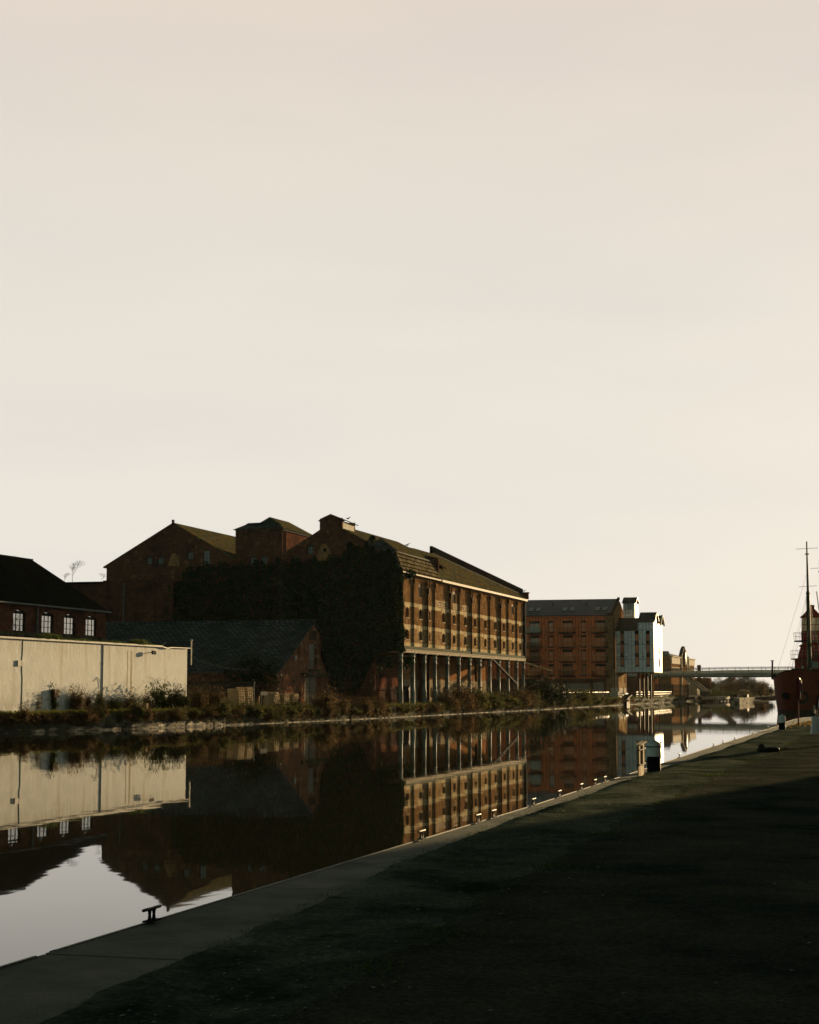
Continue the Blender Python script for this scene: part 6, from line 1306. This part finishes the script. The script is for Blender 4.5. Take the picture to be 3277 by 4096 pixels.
# land under the far thicket
mb = MB(); mb.grid([[(-53, 440, -.2), (-46, 442, .3), (-44.5, 445, .5)], [(-53, 560, 1.2), (-46, 560, 1.1), (-43.5, 500, .6)], [(-56, 692, 1.1), (-50, 692, 1.1), (-46, 692, 1.0)]]); tag(mb.build('far_bank_spit', gm), kind='structure')
tp = []
for s_, (h, sp, dp) in enumerate(((8, .55, 5), (9, .42, 5), (7, .65, 5))):
    tr, br = bare_tree(40 + s_, h, sp, dp); t0 = thing('bare_tree', 'x', 'tree', group='bare trees beyond the bridge'); tr.build('trunk', mat['bark'], t0, (0, 0, 0)); br.build('branches', mat['twig'], t0, (0, 0, 0)); reg(t0); tp.append([t0, h, 0])
TR = [(2795, 2722, 500), (2818, 2700, 530), (2842, 2708, 510), (2866, 2712, 540), (2888, 2706, 500), (2910, 2690, 560), (2935, 2704, 520), (2958, 2712, 550), (2975, 2668, 620), (2992, 2662, 640), (3008, 2690, 600), (3025, 2712, 620), (3040, 2716, 640), (3056, 2720, 650), (2945, 2698, 590), (2875, 2695, 600), (2830, 2692, 620), (2990, 2700, 560), (3070, 2724, 660), (2740, 2705, 620)]
lab = ['behind the left strut', 'behind the strut footing', 'between the two struts', 'left of the jetty', 'above the jetty', 'behind the right strut', 'above the black fender block', 'right of the fender block', 'with its crown above the bridge parapet, left one', 'with its crown above the bridge parapet, right one', 'behind the dark evergreen', 'just right of the dark evergreen', 'left of the ship', 'close to the ship', 'far behind the right strut', 'far behind the jetty', 'far behind the pale outbuilding', 'above the parked car', 'touching the ship hull in view', 'behind the brick pavilion']
for i, ((px, ty, y), lb_) in enumerate(zip(TR, lab)):
    r_ = tp[i % 3]; x = onY(px, 2780, y)[0]; zt_ = onY(px, ty, y)[2]; s_ = (zt_ - 1.0) / r_[1] / .98
    if r_[2] == 0: r_[2] = 1; o = r_[0]; o.location = (x, y, 1.0); o.scale = (s_, s_, s_); o['label'] = 'bare winter tree ' + lb_
    else: o = dup(r_[0], (x, y, 1.0), 'bare winter tree ' + lb_, rz=rnd.uniform(0, 6), scale=s_)
tr, br = bare_tree(78, 3.6, .42, 5, .032); q = onY(290, 2327, 194); t0 = thing('bare_sapling', 'bare sapling growing on the wall top in the gap left of the big gable', 'tree', (q[0], 194, 15.6)); tr.build('trunk', mat['bark'], t0, (0, 0, 0)); br.build('branches', mat['bark'], t0, (0, 0, 0)); reg(t0)
o = dup(t0, (q[0] - 1.3, 194.5, 15.6), 'small bare twigs left of the sapling behind the tiled roof', scale=.5); q2 = onY(408, 2325, 194); dup(t0, (q2[0], 194, 15.6), 'small bare twigs sprouting beside the corner of the big gable', rz=2.0, scale=.45)
# scrub and grass carpet on the bank: nobody could count it
rng = random.Random(31); g = MB(); g2 = MB()
for _ in range(9000):
    y = 92 + 330 * rng.random() ** 2.0; off = rng.uniform(-.1, 4.0); x = bankX(y) - off; hh = rng.uniform(.08, .30) * (1 if y < 200 else 1.3)
    a_ = rng.uniform(0, 6.28); wd = hh * .12; mb_ = g
    for _k in range(3):
        ox, oy = rng.gauss(0, hh * .4), rng.gauss(0, hh * .4); mb_.face([(x - wd, y, GZ + .04), (x + wd, y + wd, GZ + .04), (x + ox, y + oy, GZ + .05 + hh)])
tag(g.build('bank_grass', mat['grass']), 'rough grass along the top of the far bank', 'grass', kind='stuff')
for _ in range(26000):
    y = 92 + 240 * rng.random() ** 1.6; z = rng.uniform(.45, 1.15) if rng.random() < .85 else rng.uniform(.2, .5)
    if math.sin(y * .9) + math.sin(y * .31 + 2) + rng.gauss(0, .6) < -.2 or (y < 128 and z < .6 and rng.random() < .8): continue
    leaves(g2, [(bankX(y) + abs(rng.gauss(0, .12)), y, z)], .13, rng)
tag(g2.build('hanging_weeds', mat['scrubB']), 'brown weeds hanging over the stones of the far bank', 'weeds', kind='stuff')
# car
q = onY(2975, 2757, 500); cr_ = thing('parked_car', 'small pale car parked on the far bank beyond the black fender block', 'car', (q[0], 500, 2.0))
x, y, z = q[0], 500, 2.0
mb = MB(); mb.prism([(x - 2.0, y, z + .3), (x - 2.0, y, z + .75), (x - 1.2, y, z + .9), (x - .7, y, z + 1.35), (x + .6, y, z + 1.38), (x + 1.2, y, z + .92), (x + 2.0, y, z + .8), (x + 2.05, y, z + .3)], (0, 1.6, 0)); mb.build('body', mat['whitep'], cr_)
mb = MB(); mb.prism([(x - 1.05, y - .02, z + .92), (x - .62, y - .02, z + 1.28), (x + .55, y - .02, z + 1.3), (x + 1.0, y - .02, z + .92)], (0, .01, 0)); mb.build('side_window', mat['pane'], cr_)
for dx in (-1.25, 1.3): mb = MB(); mb.tube((x + dx, y - .04, z + .3), (x + dx, y + .2, z + .3), .3, n=14); mb.build('wheel', mat['black'], cr_)
cr_.scale = (.62, .62, .62); cr_.location.z = 2.1
# gulls
def gull(loc, label, s_=1.0, m_=None):
    m_ = m_ or mat['whitep']; t = thing('gull', label, 'bird', loc); x, y, z = loc; mb = MB(); rows = []
    for u, r_ in ((-.22, .005), (-.15, .03), (-.05, .06), (.05, .065), (.12, .045), (.16, .03), (.2, .034), (.235, .02), (.25, .004)):
        zz = .13 + (.05 if u > .1 else 0) + (u if u > .1 else 0) * .4
        rows.append([(x + (u) * s_, y + r_ * math.cos(a) * s_, z + (zz + r_ * math.sin(a)) * s_) for a in [2 * math.pi * k / 10 for k in range(10)]])
    mb.grid(rows, True); mb.build('body', m_, t)
    mb = MB(); mb.tube((x, y - .02, z), (x + .01, y - .02, z + .1 * s_), .008, n=4); mb.tube((x, y + .02, z), (x + .01, y + .02, z + .1 * s_), .008, n=4); mb.build('legs', mat['rust'], t)
    mb = MB(); mb.prism([(x - .26 * s_, y - .055 * s_, z + .14 * s_), (x + .06 * s_, y - .066 * s_, z + .2 * s_), (x + .05 * s_, y - .066 * s_, z + .12 * s_)], (0, -.012, 0)); mb.build('wing', mat['flash'] if m_ is not mat['pipe'] else m_, t)
gull((-54.0, 187.5, 18.66), 'gull standing on the mossy ridge of the canal warehouse', 1.3)
gull((-56.4, 126.8, 6.15), 'white gull on the roof edge above the floodlight')
gull((-56.6, 128.0, 6.2), 'grey gull just right of the white gull on the flat roof', .8, mat['flash'])
gull((-57.6, 177.2, 20.8), 'dark crow sitting on the hoist tower roof', 1.1, mat['pipe'])
gull((-51.1, 235.4, 16.06), 'gull perched on the far parapet end of the warehouse', 1.2)
gull((-50.75, 193.7, 15.1), 'dark pigeon on the warehouse gutter above the painted sign', .9, mat['pipe'])
gull((-71, 114.6 + 5.8, 13.75), 'small bird on the ridge of the brick workshop', .8, mat['pipe'])
# moored boats far off under the bridge
# lamp / sign posts
mb = MB(); mb.tube((-54.5, 392, 1.2), (-54.5, 392, 9.5), .06, n=6); tag(mb.build('mooring_light_pole', mat['pipe'], None, (-54.5, 392, 1.2)), 'thin dark pole rising behind the bright railing', 'pole')

# ================================================================== HAZE : thin warm evening air
hm_ = bpy.data.materials.new('evening_haze'); hm_.use_nodes = True; nt = hm_.node_tree; nt.nodes.clear()
pv = nt.nodes.new('ShaderNodeVolumePrincipled'); pv.inputs['Color'].default_value = (.95, .92, .85, 1); pv.inputs['Density'].default_value = .000020; pv.inputs['Anisotropy'].default_value = .4
mo_ = nt.nodes.new('ShaderNodeOutputMaterial'); nt.links.new(pv.outputs[0], mo_.inputs['Volume'])
hb_ = MB(); hb_.box(-3600, 3600, -130, 5600, -3, 24.5); ho_ = hb_.build('haze', hm_); tag(ho_, 'thin pale evening haze over the canal', 'haze', kind='stuff')
SC.cycles.volume_bounces = 0
